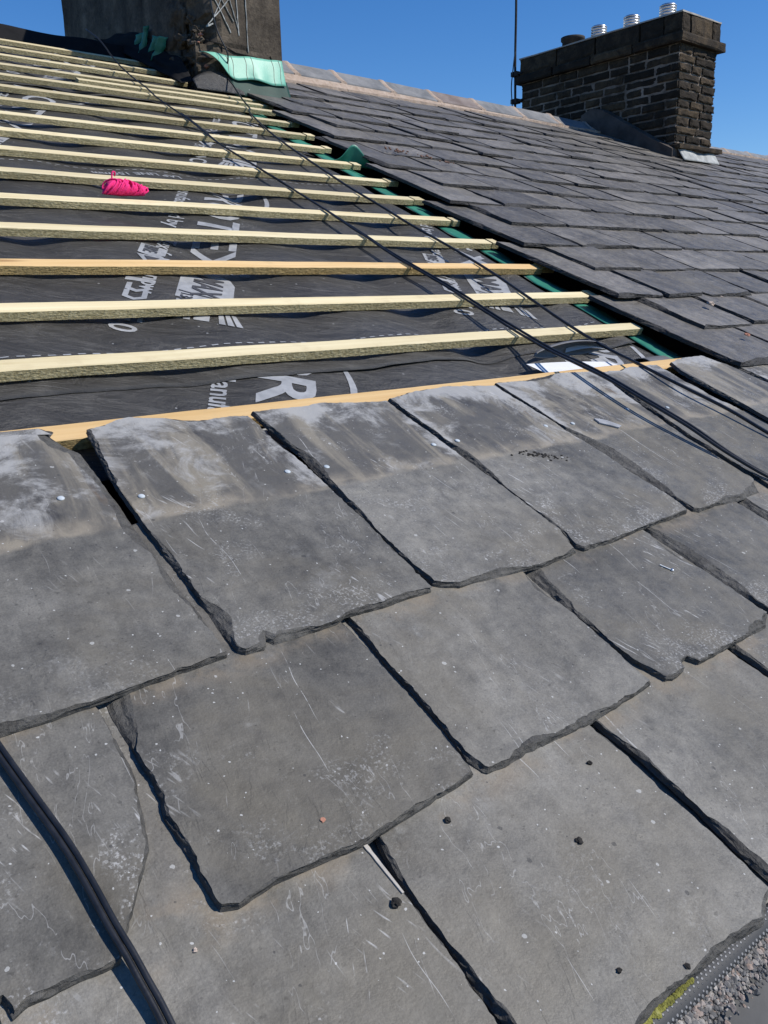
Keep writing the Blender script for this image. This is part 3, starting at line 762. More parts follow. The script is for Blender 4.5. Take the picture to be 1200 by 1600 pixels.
o = link('underlay_scrap', bm, M['underlay_grey'], 'r', (7, -.5, -.15)); thick(o, .008)
tag(o, 'curled grey underlay scrap at the end of the lowest battens by the green felt', 'roofing membrane')
# white strip lying high on the slope
for j, (ua, ub, v, lab) in enumerate(((4.9, 7.7, 11.28, 'long torn white strip lying between battens below the near chimney'), (6.6, 8.75, 10.4, 'shorter torn white strip between battens near the green felt'))):
    bm = bmesh.new()
    grid_sheet(bm, lambda s, t: (ua + (ub-ua)*s, v + (.22 + .1*fbm(s*5, j, 0, 2))*t - .02*s + .04*fbm(s*7, t+j, 1, 2), -.085 + .02*fbm(s*6, t*2, j, 2)), 40, 4)
    o = link('white_strip', bm, M['print'], 'r', (ua, v, -.1)); thick(o, .006)
    tag(o, lab, 'roofing membrane')

# ------------------------------------------------------------------ house below
house = empty('house', 'w', (10, 4, -Z0/G), 'stone house that carries the slate roof', 'house')
bm = bmesh.new(); box(bm, (-3.0, -5.1, -.55), (41, 16.2, -.42)); link('roof_deck', bm, M['black'], 'r', (0, 0, -.5), house)
bm = bmesh.new(); pts = [r2w(-3, 16.2, -.3), r2w(42, 16.2, -.3), (42, 34, -2.0), (-3, 34, -2.0)]
b4 = [(x, y, z-.25) for x, y, z in pts]
vs = [bm.verts.new(p) for p in pts] + [bm.verts.new(p) for p in b4]
for q in ((0, 1, 2, 3), (7, 6, 5, 4), (0, 4, 5, 1), (1, 5, 6, 2), (2, 6, 7, 3), (3, 7, 4, 0)): bm.faces.new([vs[i] for i in q])
link('far_slope', bm, M['slate_old'], 'w', (0, 20, 0), house)
bm = bmesh.new(); box(bm, (-2.8, -4.55, -Z0/G), (41.5, 33.5, -2.6)); link('wall', bm, M['wall'], 'w', (0, 0, -10), house)
bm = bmesh.new(); s = 4000
vs = [bm.verts.new(p) for p in ((-s, -s, -Z0/G), (s, -s, -Z0/G), (s, s, -Z0/G), (-s, s, -Z0/G))]; bm.faces.new(vs)
tag(link('ground', bm, M['ground'], 'w', (0, 0, -Z0/G)), kind='structure')

# ------------------------------------------------------------------ ridge tiles
YR, ZR = 14.43, 6.47
def zr(u): return ZR + .10*sstep(19, 12, u) - .13*sstep(19, 27, u) - .05*sstep(27, 34, u)
JO = [10.5, 12.15, 13.65, 15.4, 17.2, 19.05, 20.95, 22.75, 24.7]
JO2 = [28.6, 30.4, 32.2, 34.0, 35.9, 37.8, 39.7]
for lst, where in ((JO, 'between the two chimneys'), (JO2, 'beyond the far chimney')):
    for i, (a, b) in enumerate(zip(lst, lst[1:])):
        rg = random.Random(900+i+int(a))
        root = empty('ridge_tile', 'w', (a, YR, zr(a)-.4), '%s grey ridge tile, %s along the ridge %s' % ('brownish' if (i == 4 and lst is JO) else 'pale', ORD[i], where), 'ridge tile', 'ridge tiles')
        W = .62; dz = .40
        za, zb = zr(a)+rg.uniform(-.012, .012), zr(b)+rg.uniform(-.012, .012)
        bm = bmesh.new(); R = []
        for j in range(9):
            t = j/8; u = a + .03 + (b-a-.06)*t; z = za + (zb-za)*t
            prof = [(-W, -dz-.06), (-W, -dz), (-W*.5, -dz*.5+.015), (-.12, -.02), (0, .012), (.12, -.02), (W*.5, -dz*.5+.015), (W, -dz), (W, -dz-.06), (0, -.08)]
            R.append([bm.verts.new((u, YR+y, z+h+.004*fbm(u*3, y*3, 0, 2))) for y, h in prof])
        for p, q in zip(R, R[1:]):
            for k in range(10): bm.faces.new((p[k], p[(k+1) % 10], q[(k+1) % 10], q[k]))
        bm.faces.new(R[0][::-1]); bm.faces.new(R[-1])
        link('tile', bm, M['ridge_red'] if (i == 4 and lst is JO) else M['ridge'], 'w', (a, YR, za), root)
        # mortar joint over the end and the bed below
        bm = bmesh.new(); R = []
        for j in range(5):
            t = j/4; u = b - .10 + .20*t; up = .035*math.sin(math.pi*t) - .006
            prof = [(-W-.02, -dz-.05), (-W-.02, -dz+up), (-W*.5, -dz*.5+.015+up), (-.12, -.02+up), (0, .012+up), (.12, -.02+up), (W, -dz+up), (W, -dz-.05), (0, -.08)]
            R.append([bm.verts.new((u+.05*fbm(y*3, i, 1, 2), YR+y, zb+h+.008*fbm(u*9, y*6, i, 2))) for y, h in prof])
        for p, q in zip(R, R[1:]):
            for k in range(9): bm.faces.new((p[k], p[(k+1) % 9], q[(k+1) % 9], q[k]))
        bm.faces.new(R[0][::-1]); bm.faces.new(R[-1])
        link('mortar_joint', bm, M['mortar'], 'w', (b, YR, zb), root)
        bm = bmesh.new(); R = []
        for j in range(13):
            t = j/12; u = a + (b-a)*t; z = za+(zb-za)*t; e = .05*fbm(u*2.2, 5, i, 3)
            ys, zs = YR-W-.02, z-dz-.05
            yl = ys-.15+e; zl = w2r(0, yl, 0); base = (yl*SP/CP) + .15/CP
            R.append([bm.verts.new((u, y, h)) for y, h in ((ys+.15, zs+.02), (ys, zs+.012), (ys-.05, zs-.05+e*.3), (yl, base), (yl, base-.2), (ys+.15, zs-.5))])
        for p, q in zip(R, R[1:]):
            for k in range(6): bm.faces.new((p[k], p[(k+1) % 6], q[(k+1) % 6], q[k]))
        bm.faces.new(R[0][::-1]); bm.faces.new(R[-1])
        link('mortar_bed', bm, M['mortar'], 'w', (a, YR, za-.5), root)

# ------------------------------------------------------------------ near chimney
CU0, CU1, CY0, CY1 = 8.05, 10.22, 11.62, 18.7
near = empty('chimney', 'w', (CU0, CY0, 4.9), 'near rendered chimney with a broken corner and white scratches', 'chimney', 'chimney stacks')
bm = bmesh.new(); R = []
sec = resample([(CU0, CY0), (CU1, CY0), (CU1, CY1), (CU0, CY1)], .11)
cc = Vector(((CU0+CU1)/2, (CY0+CY1)/2))
NZ = 64
for j in range(NZ+1):
    z = 4.0 + 5.6*j/NZ; ring = []
    for p in sec:
        q = Vector(p); d = (q - Vector((CU0, CY0))).length
        zz = 5.45
        hole = sstep(1.35+.5*fbm(z*1.3, 2, 0, 3), .1, d)*sstep(8.6, 6.2, z + .5*fbm(q.x, q.y*2, z, 2))
        if q.y < CY0+.01: hole *= sstep(.55+.25*fbm(z*2.2, 7, 1, 3), .15, q.x-CU0)*(1.0 if z > 5.85 else .55)
        din = Vector((.45, .9)) if q.x < CU0+.01 else Vector((.12, 1.0))
        q = q + din*hole*(.62+.5*fbm(q.x*2.1, q.y*2.1+4, z*2.1, 3))
        nrm = (q-cc).normalized(); rough = .018*fbm(p.x*2.2, p.y*2.2, z*2.2, 4)
        q = q + Vector((0 if abs(p.y-CY0) < .01 else nrm.x, 0 if p.x in (CU0, CU1) else nrm.y))*rough + Vector((0, rough if abs(p.y-CY0) < .01 else 0))
        if abs(p.y - CY0) < .01 and 5.82 < z < 5.92: q += Vector((0, .03))*sstep(.9, .2, abs(p.x-9.0))
        ring.append(bm.verts.new((q.x, q.y, z)))
    R.append(ring)
for a, b in zip(R, R[1:]):
    for k in range(len(sec)): bm.faces.new((a[k], a[(k+1) % len(sec)], b[(k+1) % len(sec)], b[k]))
bm.faces.new(R[0][::-1]); bm.faces.new(R[-1])
link('stack', bm, M['render'], 'w', (CU0, CY0, 4.9), near)
bm = bmesh.new(); box(bm, (CU0-.2, CY0-.2, 9.6), (CU1+.2, CY1+.2, 9.95), 0, .02); link('cap_course', bm, M['stone'], 'w', (CU0, CY0, 9.6), near)
# rubble in the broken corner
bm = bmesh.new()
for i, (x, y, z, r) in enumerate(((8.22, 11.85, 5.9, .15), (8.3, 11.95, 5.62, .19), (8.18, 12.25, 6.0, .17), (8.12, 12.6, 5.6, .2), (8.3, 11.9, 6.15, .12), (8.35, 12.1, 6.4, .16), (8.16, 12.3, 5.4, .16))):
    lump(bm, (x, y+.06, z), r, i+3, sub=3, flat=.8, rough=.8)
link('rubble_core', bm, M['render'], 'w', (8.2, 12, 5.6), near)
bm = bmesh.new()
for i, (x, y, z, r) in enumerate(((8.26, 11.76, 6.02, .05), (8.20, 11.76, 5.86, .035), (8.33, 11.72, 5.40, .06))):
    lump(bm, (x, y, z), r, i+23, sub=2, flat=.6)
link('broken_brick', bm, M['red_bit'], 'w', (8.2, 12, 5.6), near)
# chalky scratches and the mortar crack on the sunlit face
bm = bmesh.new()
def fstrip(bm, a, b, w, y=CY0):
    n = 14; prev = None
    for i in range(n+1):
        t = i/n; x = a[0]+(b[0]-a[0])*t + .012*fbm(t*5, a[0], 0, 2); z = a[1]+(b[1]-a[1])*t
        yy = y - .012 + .018*fbm(x*2.2, y*2.2, z*2.2, 4); ww = w*(.6+.5*fbm(t*9, a[1], 1, 2))
        dx, dz = b[0]-a[0], b[1]-a[1]; L = math.hypot(dx, dz); nx, nz = -dz/L*ww, dx/L*ww
        cur = [bm.verts.new(q) for q in ((x-nx, yy-.006, z-nz), (x+nx, yy-.006, z+nz), (x+nx, yy+.02, z+nz), (x-nx, yy+.02, z-nz))]
        if prev:
            for k in range(4): bm.faces.new((prev[k], prev[(k+1) % 4], cur[(k+1) % 4], cur[k]))
        else: bm.faces.new(cur[::-1])
        prev = cur
    bm.faces.new(prev)
for a, b, w in (((8.36, 6.18), (9.08, 6.95), .013), ((8.50, 6.85), (8.92, 6.12), .012), ((8.52, 6.35), (8.75, 6.8), .010), ((8.85, 7.0), (9.12, 6.2), .008), ((9.09, 7.1), (9.12, 6.1), .012), ((9.32, 7.2), (9.34, 5.8), .010), ((8.62, 6.9), (9.0, 6.35), .006), ((8.34, 6.16), (8.5, 6.24), .024)):
    fstrip(bm, a, b, w)
link('chalk_scratch', bm, M['lead_white'], 'w', (8.8, CY0, 6.3), near)
bm = bmesh.new()
for a, b, w in (((8.32, 5.90), (8.66, 5.86), .018), ((8.66, 5.86), (9.0, 5.74), .013), ((9.0, 5.74), (9.55, 5.72), .012), ((9.9, 5.8), (10.1, 5.35), .008), ((8.66, 5.86), (8.68, 5.72), .014)):
    fstrip(bm, a, b, w)
link('crack', bm, M['black'], 'w', (8.8, CY0, 5.8), near)
for side in range(2):   # scratches on the shaded face
    pass

# sheets around the near chimney
mint = empty('damp_course_flap', 'w', (9.3, 11.4, 5.3), 'mint green damp course sheet flared out below the near chimney face', 'damp course')
bm = bmesh.new()
def fn(s, t):
    x = 8.10 + 2.06*s; zt = 5.62 + .10*s + .03*fbm(s*4, 1, 0, 2); drop = (.03 + .50*sstep(0, .42, s))*(1 + .03*math.sin(9*s))
    out = .06 + t*(.17 + .03*math.sin(11*s))
    return (x, CY0 - out + .01*math.sin(26*s)*t, zt - drop*t - .02*math.sin(9*s)*t)
grid_sheet(bm, fn, 50, 10)
o = link('sheet', bm, M['mint'], 'w', (9.3, 11.4, 5.3), mint); thick(o, .012)
bm = bmesh.new()
for s0 in (.18, .30, .36, .52, .60, .86, .95):
    pts = []
    for j in range(9):
        q = Vector(fn(s0 + .012*math.sin(j*.7), j/8*.97+.01)); q.y -= .012; pts.append(q)
    tube(bm, pts, .007, 5)
link('dirt_run', bm, M['mortar_dark'], 'w', (9.3, 11.4, 5.3), mint)
bm = bmesh.new()
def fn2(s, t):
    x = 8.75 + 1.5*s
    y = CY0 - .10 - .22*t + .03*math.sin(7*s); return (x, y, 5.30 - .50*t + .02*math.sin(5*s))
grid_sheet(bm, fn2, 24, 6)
o = link('green_apron', bm, M['green_shade'], 'w', (9.5, 11.4, 5)); thick(o, .012)
tag(o, 'shade-painted green felt apron in the shade under the mint flap', 'roofing felt')
bm = bmesh.new()
def fn3(s, t):
    x = 7.85 + 1.15*s
    return (x, CY0 - .12 - .20*t, 4.86 + (.44*math.sin(math.pi*min(1, .12+.75*s))**.7)*(1-t) - .03)
grid_sheet(bm, fn3, 24, 6)
o = link('grey_sheet', bm, M['underlay'], 'w', (8.4, 11.4, 5)); thick(o, .012)
tag(o, 'curved dark grey sheet leaning against the foot of the near chimney', 'roofing membrane')
bm = bmesh.new()
for i, (a, b, c, d) in enumerate((((7.98, 14.1, 6.48), (7.95, 13.5, 6.55), (7.90, 13.75, 5.95), (7.92, 14.3, 6.0)), ((7.97, 13.25, 6.28), (7.93, 12.75, 6.15), (7.88, 13.15, 5.72), (7.93, 13.5, 5.85)), ((7.97, 14.9, 6.45), (7.95, 14.45, 6.4), (7.92, 14.5, 6.1), (7.95, 14.7, 6.1)))):
    A, B_, C_, D_ = map(Vector, (a, b, c, d))
    grid_sheet(bm, lambda s, t: tuple(A.lerp(B_, s).lerp(D_.lerp(C_, s), t) + Vector((-.10*math.sin(3*s*math.pi+i) - .05*fbm(s*4, t*4, i, 2), .05*fbm(s*3, t*3, i+5, 2), .04*fbm(s*3, t*3, i+9, 2)))), 14, 12)
o = link('green_scraps', bm, M['green'], 'w', (7.95, 13.7, 6.1)); thick(o, .012)
tag(o, 'crumpled green felt hanging on the shaded side of the near chimney', 'roofing felt')
bm = bmesh.new()
def fn4(s, t):
    y = 11.75 + 4.3*s
    z = y*SP/CP + .02 + (.45+.2*fbm(s*3, 2, 0, 2))*(1-t)*sstep(1.0, .75, s)*sstep(-.05, .15, s)
    return (CU0 - .05 - .28*t - .06*fbm(s*5, t*3, 1, 2), y, z)
grid_sheet(bm, fn4, 40, 10)
o = link('shade_black_skirt', bm, M['black'], 'w', (7.9, 13, 5.3)); thick(o, .012)  # deep shade beside the stack is put into the skirt's colour
tag(o, 'shade-blackened membrane skirt turned up against the shaded side of the near chimney', 'roofing membrane')

# ------------------------------------------------------------------ far chimney
FU, FY0, FY1, FW = 25.0, 10.9, 17.6, 2.2
far = empty('chimney', 'w', (FU, FY0, 4.6), 'far stone block chimney with corbelled top and steel flue cowls', 'chimney', 'chimney stacks')
def block(bm, a, b, rg, rough=.05):
    N = 5; D = {}
    def gv(p):
        if p not in D: D[p] = bm.verts.new((p[0]/N-.5, p[1]/N-.5, p[2]/N-.5))
        return D[p]
    for ax in range(3):
        o1, o2 = (ax+1) % 3, (ax+2) % 3
        for side in (0, N):
            for i in range(N):
                for j in range(N):
                    q = []
                    for di, dj in ((0, 0), (1, 0), (1, 1), (0, 1)):
                        p = [0, 0, 0]; p[ax] = side; p[o1] = i+di; p[o2] = j+dj; q.append(gv(tuple(p)))
                    bm.faces.new(q if side else q[::-1])
    fv = list(D.values())
    sd = rg.uniform(0, 50)
    for v in fv:
        p = Vector((a[i] + (v.co[i]+.5)*(b[i]-a[i]) for i in range(3)))
        # soften corners
        e = [abs(v.co[i]) > .49 for i in range(3)]
        if sum(e) >= 2:
            c = Vector(((a[i]+b[i])/2 for i in range(3))); p += (c-p).normalized()*rg.uniform(.015, .045)
        p += Vector((fbm(p.x*3+sd, p.y*3, p.z*3, 3), fbm(p.x*3, p.y*3+sd, p.z*3, 3), .3*fbm(p.x*3, p.y*3, p.z*3+sd, 3)))*rough
        v.co = p
rg = random.Random(77)
bm = bmesh.new(); z = 4.95; ZT = 8.22; row = 0
hts = []
while z < ZT - .1:
    h = rg.uniform(.235, .31); h = min(h, ZT - z); hts.append((z, z+h)); z += h
for za, zb in hts:
    lean = .0
    # long shaded face
    y = FY0; first = True
    while y < FY1 - .05:
        L = rg.uniform(.28, .5) if (first and row % 2) else rg.uniform(.6, 1.35)
        e = min(FY1, y+L)
        if FY1 - e < .25: e = FY1
        out = rg.uniform(-.03, .02)
        block(bm, (FU + out, y+.02, za+.02), (FU+.5, e-.02, zb-.02), rg, .022)
        y = e; first = False
    x = FU + (.5)
    # sunlit end face
    xs = FU + .52
    cuts = sorted([FU, FU+FW] + [FU + FW*t for t in ((rg.uniform(.26, .4), rg.uniform(.6, .75)) if row % 2 else (rg.uniform(.42, .62),))])
    for a, b in zip(cuts, cuts[1:]):
        block(bm, (a+.02, FY0 - rg.uniform(.0, .05), za+.02), (b-.02, FY0+.45, zb-.02), rg, .04)
    row += 1
link('masonry', bm, M['stone'], 'w', (FU, FY0, 4.6), far)
bm = bmesh.new(); box(bm, (FU+.035, FY0+.035, 4.2), (FU+FW-.03, FY1-.03, ZT+.05))
link('mortar_core', bm, M['mortar_soot'], 'w', (FU, FY0, 4.6), far)
bm = bmesh.new()
for ya, yb in ((FY0-.18, 12.6), (12.63, 14.3), (14.33, 16.0), (16.03, FY1+.18)):
    block(bm, (FU-.17, ya, 8.22), (FU+FW+.28, yb, 8.50), rg, .02)
link('corbel_course', bm, M['stone'], 'w', (FU, FY0, 8.3), far)
bm = bmesh.new()
for xa, xb in ((FU-.05, FU+.45), (FU+.48, FU+1.75), (FU+1.78, FU+FW+.05)):
    block(bm, (xa, FY0-.08, 8.51), (xb, FY0+.6, 9.08), rg, .03)
for ya, yb in ((FY0+.62, 12.4), (12.42, 14.2), (14.22, 15.9), (15.92, FY1+.05)):
    block(bm, (FU-.05, ya, 8.51), (FU+FW+.05, yb, 9.08), rg, .02)
link('top_course', bm, M['stone'], 'w', (FU, FY0, 8.6), far)
bm = bmesh.new(); R = []
for j, (ins, zz) in enumerate(((0.0, 9.07), (.0, 9.12), (.35, 9.20), (.8, 9.24))):
    R.append([bm.verts.new((x + .02*fbm(x*2, y*2, j, 2), y, zz + .02*fbm(x*2, y*2, j+3, 2))) for x, y in resample([(FU-.06+ins, FY0-.08+ins), (FU+FW+.06-ins, FY0-.08+ins), (FU+FW+.06-ins, FY1+.06-ins), (FU-.06+ins, FY1+.06-ins)], .4)][:])
n0 = len(R[0])
R2 = []
for j, (ins, zz) in enumerate(((0.0, 9.07), (.0, 9.12), (.3, 9.19), (.62, 9.22))):
    ring = []
    for i in range(40):
        t = i/40*4; s = int(t); fr = t-s
        c = [(FU-.06+ins, FY0-.08+ins), (FU+FW+.06-ins, FY0-.08+ins), (FU+FW+.06-ins, FY1+.06-ins), (FU-.06+ins, FY1+.06-ins)]
        a, b = c[s], c[(s+1) % 4]
        ring.append((a[0]+(b[0]-a[0])*fr, a[1]+(b[1]-a[1])*fr, zz + .025*fbm(a[0]+fr*3, a[1]+fr*3, j, 2)))
    R2.append(ring)
bm.free(); bm = bmesh.new()
R2 = [[bm.verts.new(p) for p in r] for r in R2]
for a, b in zip(R2, R2[1:]):
    for k in range(40): bm.faces.new((a[k], a[(k+1) % 40], b[(k+1) % 40], b[k]))
bm.faces.new(R2[0][::-1]); bm.faces.new(R2[-1])
link('flaunching', bm, M['flaunch'], 'w', (FU, FY0, 9.1), far)
bm = bmesh.new(); block(bm, (FU-.15, FY0-.28, 5.02), (FU+FW+.28, FY0+.3, 5.16), rg, .02)
link('drip_ledge', bm, M['stone'], 'w', (FU, FY0, 5.1), far)
bm = bmesh.new(); box(bm, (FU+.06, FY0-.10, 4.1), (FU+FW-.1, FY0+.3, 5.03), 0, .02)
link('plinth', bm, M['mortar_dark'], 'w', (FU, FY0, 4.6), far)
bm = bmesh.new()
def fn5(s, t):
    x = FU - .02 + 2.15*s; y = FY0 - .11 - .26*t - .02*math.sin(9*s)
    zb = (y*SP/CP) + .17; return (x, y, zb + (.26 + .06*math.sin(8*s) + .05*fbm(s*6, 1, 0, 2))*(1-t))
grid_sheet(bm, fn5, 26, 6)
o = link('front_flashing', bm, M['lead_white'], 'w', (FU, FY0, 4.6), far); thick(o, .02)
bm = bmesh.new()
prof = [(FY0-.1, 4.62), (FY0-.1, 5.0), (11.6, 5.42), (12.6, 6.02), (13.6, 6.62), (14.1, 6.75), (14.5, 6.60), (14.6, 6.3)]
A_ = [bm.verts.new((FU-.30, y, z)) for y, z in prof]; B2 = [bm.verts.new((FU+.05, y, z+.04)) for y, z in prof]
for i in range(len(prof)):
    j = (i+1) % len(prof); bm.faces.new((A_[i], A_[j], B2[j], B2[i]))
bm.faces.new(A_); bm.faces.new(B2[::-1])
link('side_flashing', bm, M['lead_brown'], 'w', (FU, FY0, 4.6), far)
# pots and cowls
YP = [(15.45, 'pot'), (14.30, 'cowl'), (12.95, 'cowl'), (11.55, 'cowl')]
for i, (y, kd) in enumerate(YP):
    c = (FU + .75, y + .35, 9.2)
    if kd == 'pot':
        bm = bmesh.new(); lathe(bm, c, [(.38, -.02), (.38, .22), (.43, .24), (.43, .34), (.37, .35), (.30, .30), (.30, .1)], 28)
        tag(link('chimney_pot', bm, M['soot'], 'w', c), 'squat black clay pot on the far chimney', 'chimney pot')
    else:
        root = empty('flue_cowl', 'w', c, 'ribbed steel flue cowl, %s' % ('next to the black pot on the far chimney' if i == 1 else 'middle one of the far chimney' if i == 2 else 'nearest the sunlit end of the far chimney'), 'flue cowl', 'steel flue cowls')
        bm = bmesh.new(); pf = [(.24, -.02), (.24, .05)]
        for k in range(4): zz = .05 + k*.085; pf += [(.23, zz), (.275, zz+.02), (.275, zz+.05), (.235, zz+.075)]
        lathe(bm, c, pf + [(.23, .40)], 28); link('cowl_louvres', bm, M['metal'], 'w', c, root)
        bm = bmesh.new(); lathe(bm, c, [(.275, .39), (.275, .42), (.22, .46), (.05, .48)], 28); link('cowl_cap', bm, M['metal'], 'w', c, root)
# aerial mast
mast = empty('aerial_mast', 'w', (FU-.1, FY1+.25, 7.0), 'thin dark aerial mast strapped to the back edge of the far chimney', 'aerial')
bm = bmesh.new(); tube(bm, [Vector((FU-.02+.012*math.sin(i), FY1+.28, 6.9 + i*.5)) for i in range(14)], .045, 10); link('pole', bm, M['soot'], 'w', (FU, FY1, 7), mast)
for zz in (8.55, 7.6):
    bm = bmesh.new(); box(bm, (FU-.12, FY1+.12, zz), (FU+.12, FY1+.42, zz+.16)); box(bm, (FU-.08, FY1-.1, zz+.04), (FU+.2, FY1+.14, zz+.11)); link('bracket', bm, M['soot'], 'w', (FU, FY1, zz), mast)
bm = bmesh.new(); tube(bm, catmull([(FU-.08, FY1+.25, 9.4), (FU-.14, FY1+.3, 8.7), (FU-.10, FY1+.4, 8.2), (FU-.16, FY1+.3, 7.6), (FU-.1, FY1+.3, 7.0)], .15), .022, 6); link('aerial_lead', bm, M['cable'], 'w', (FU, FY1, 8), mast)

# ------------------------------------------------------------------ cables
c1 = [(6.38, 14.6, .50), (6.40, 13.9, .42), (6.45, 13.2, .19), (6.433, 12.4, .072), (6.313, 11.4, .053), (6.165, 10.528, .03), (5.966, 8.864, .03), (5.725, 7.506, .03), (5.676, 6.596, .03), (5.615, 5.199, .03), (5.55, 4.269, .03), (5.445, 3.077, .03), (5.37, 2.291, .03), (5.375, 1.356, .03), (5.313, .609, .03), (5.242, -.067, .045)]
c1 += [(5.10, -.62, .11), (4.98, -1.25, .20), (4.90, -1.86, .235), (4.90, -2.32, .23), (4.93, -2.78, .19), (5.02, -3.17, .165), (5.3, -3.6, .14), (5.7, -4.2, .12)]
P1 = catmull(c1, .08)
tb = []
for off, lab, r in ((-.016, 'black cable running beside its twin from the near chimney across the battens and slates', .0145), (.018, 'second black cable twisted alongside its twin over the battens and slates', .0145)):
    bm = bmesh.new(); pts = []
    for i, p in enumerate(P1):
        tw = math.sin(i*.045)
        spread = 1.0 if p.y < 3.2 else 1.0
        pts.append(Vector((p.x + off*(1 if p.y < 3.5 else .9)*(1+.35*tw), p.y, p.z + (.012 if off > 0 else 0)*tw + .004*fbm(p.y*2, off*90, 0, 2))))
    if off > 0: pts = [p for p in pts if p.y < 9.5]
    tube(bm, pts, r, 8); tag(link('cable', bm, M['cable'], 'r', (5.4, 0, .03), smooth=True), lab, 'cable')
c2w = [(8.36, 11.5, 8.4), (8.38, 11.5, 7.4), (8.40, 11.5, 6.75), (8.50, 11.48, 6.1), (8.70, 11.42, 5.62)]
c2 = [w2r(*p) for p in c2w] + [(8.70, 12.70, .34), (8.60, 12.15, .21), (8.46, 11.5, .08), (8.25, 10.8, .03), (8.03, 10.45, .03), (7.499, 8.831, .03), (7.201, 7.494, .03), (7.025, 6.441, .03), (6.857, 5.391, .03), (6.767, 4.366, .03), (6.682, 3.653, .03), (6.65, 2.796, .03), (6.571, 1.918, .03), (6.40, 1.026, .03), (6.247, .267, .03), (6.16, -.389, .035), (6.05, -.98, .09), (5.93, -1.58, .15), (5.93, -2.12, .17), (5.92, -2.62, .16), (5.98, -3.2, .15), (6.2, -3.9, .13)]
bm = bmesh.new(); tube(bm, catmull(c2, .08), .017, 8)
tag(link('cable', bm, M['cable'], 'r', (6.5, 0, .03), smooth=True), 'single black cable coming down the near chimney face and over the battens', 'cable')
c3 = [(-1.13, -2.85, .19), (-1.095, -3.08, .155), (-1.064, -3.313, .142), (-1.035, -3.56, .151), (-1.008, -3.787, .159), (-.998, -3.96, .165), (-.993, -4.146, .168), (-.985, -4.25, .166), (-.98, -4.35, .16), (-.975, -4.44, .155), (-.975, -4.6, .15), (-.98, -5.0, .15), (-.98, -5.4, .12)]
P3 = catmull(c3, .03)
for off, lab in ((-.0106, 'thick black cable across the lower slates, outer one of the touching pair'), (.0106, 'thick black cable across the lower slates, inner one of the touching pair')):
    bm = bmesh.new(); tube(bm, [Vector((p.x+off, p.y, p.z + (.004 if off > 0 else 0))) for p in P3], .0108, 12)
    tag(link('cable', bm, M['cable'], 'r', (-1, -4, .2), smooth=True), lab, 'cable', 'twin cable on the lower slates')

# ------------------------------------------------------------------ pink string hank
root = empty('string_hank', 'r', (2.75, 4.3, 0), 'hank of bright pink builder\'s line resting on a batten', 'string')
bm = bmesh.new(); rg = random.Random(5)
for j in range(44):
    t = j/43; ux = 2.56 + .42*t; rr = .112*min(1, .8+1.5*t)*(1 - .5*max(0, t-.4)/.6) + rg.uniform(-.012, .012)
    tl = rg.uniform(-.25, .25); pts = []
    for q in range(15):
        a = 2*math.pi*q/14
        pts.append(Vector((ux + .07*math.sin(a+tl*4) + tl*.08*math.cos(a), 4.32 + .10*math.cos(a)*(rr/.112), .03 + rr*.55 + rr*.95*math.sin(a)*.75)))
    tube(bm, pts, .0105, 6, cap=False)
pts = [Vector((2.55 + .44*t + .01*math.sin(t*40), 4.32, .085 - .02*t)) for t in [i/20 for i in range(21)]]
tube(bm, pts, .085, 12, rf=lambda t: min(1, .75+2*t)*(1-.55*max(0, t-.35)))
link('wound_line', bm, M['pink'], 'r', (2.75, 4.3, 0), root, smooth=True)
bm = bmesh.new(); tube(bm, catmull([(2.62, 4.36, .12), (2.63, 4.40, .19), (2.64, 4.42, .235), (2.67, 4.42, .235), (2.67, 4.42, .19)], .02), .010, 6)
link('loose_end', bm, M['pink'], 'r', (2.75, 4.3, 0), root, smooth=True)

# ------------------------------------------------------------------ small things on the slates
def nail(u, v, row, lab):
    n = hs(v, row); bm = bmesh.new()
    lathe(bm, (u, v, n), [(.019, -.004), (.0205, .003), (.016, .0065), (.004, .0075)], 14)
    tag(link('clout_nail', bm, M['nail'], 'r', (u, v, n)), lab, 'nail', 'clout nail heads in the top slates')
NAILS = [(-.245, -1.72, 'nail head in the slate at the photo edge'), (.165, -1.83, 'nail head near the tapered gap of the rusty slate'), (1.14, -1.83, 'nail head by the far edge of the rusty slate'),
         (1.43, -1.85, 'nail head by the near edge of the brown-stained slate'), (2.42, -1.80, 'nail head by the far edge of the brown-stained slate'), (2.66, -1.80, 'nail head by the near edge of the smeared slate'),
         (3.66, -1.80, 'nail head by the far edge of the smeared slate'), (3.97, -1.83, 'nail head by the near edge of the whitish slate'), (4.84, -1.75, 'nail head in the whitish slate close to the double cable'), (5.36, -1.83, 'nail head in the streaky slate between the cables')]
for u, v, l in NAILS: nail(u, v, 0, l)
def crumb(u, v, row, r, lab, mat='crumb', nm='dirt_crumb', fl=.8):
    n = hs(v, row); bm = bmesh.new(); r *= .5 + .22*abs(math.sin(u*37)); fl *= .7 + .3*math.sin(v*11); lump(bm, (u, v, n + r*.5), r, u*3+v, flat=fl, rough=.7)
    tag(link(nm, bm, M[mat], 'r', (u, v, n)), lab, 'crumb')
crumb(1.10, -4.42, 2, .022, 'dark crumb near the top edge of the large lowest slate')
crumb(.30, -4.34, 2, .018, 'dark crumb near the top corner of the large lowest slate')
crumb(.72, -4.68, 2, .021, 'dark crumb in the middle of the large lowest slate')
crumb(.42, -5.12, 2, .019, 'dark crumb near the tail of the large lowest slate')
crumb(-.115, -4.52, 2, .026, 'dark crumb lodged in the gap beside the large lowest slate')
crumb(.66, -5.245, 2, .018, 'black crumb against the mesh strip')
crumb(-.16, -4.12, 1, .017, 'reddish fleck on the wide second-row slate', 'red_bit', 'red_fleck', .4)
crumb(-.79, -4.32, 2, .012, 'buff crumb beside the snapped slate corner', 'buff_bit', 'buff_crumb')
def on_old(u, v): return .19
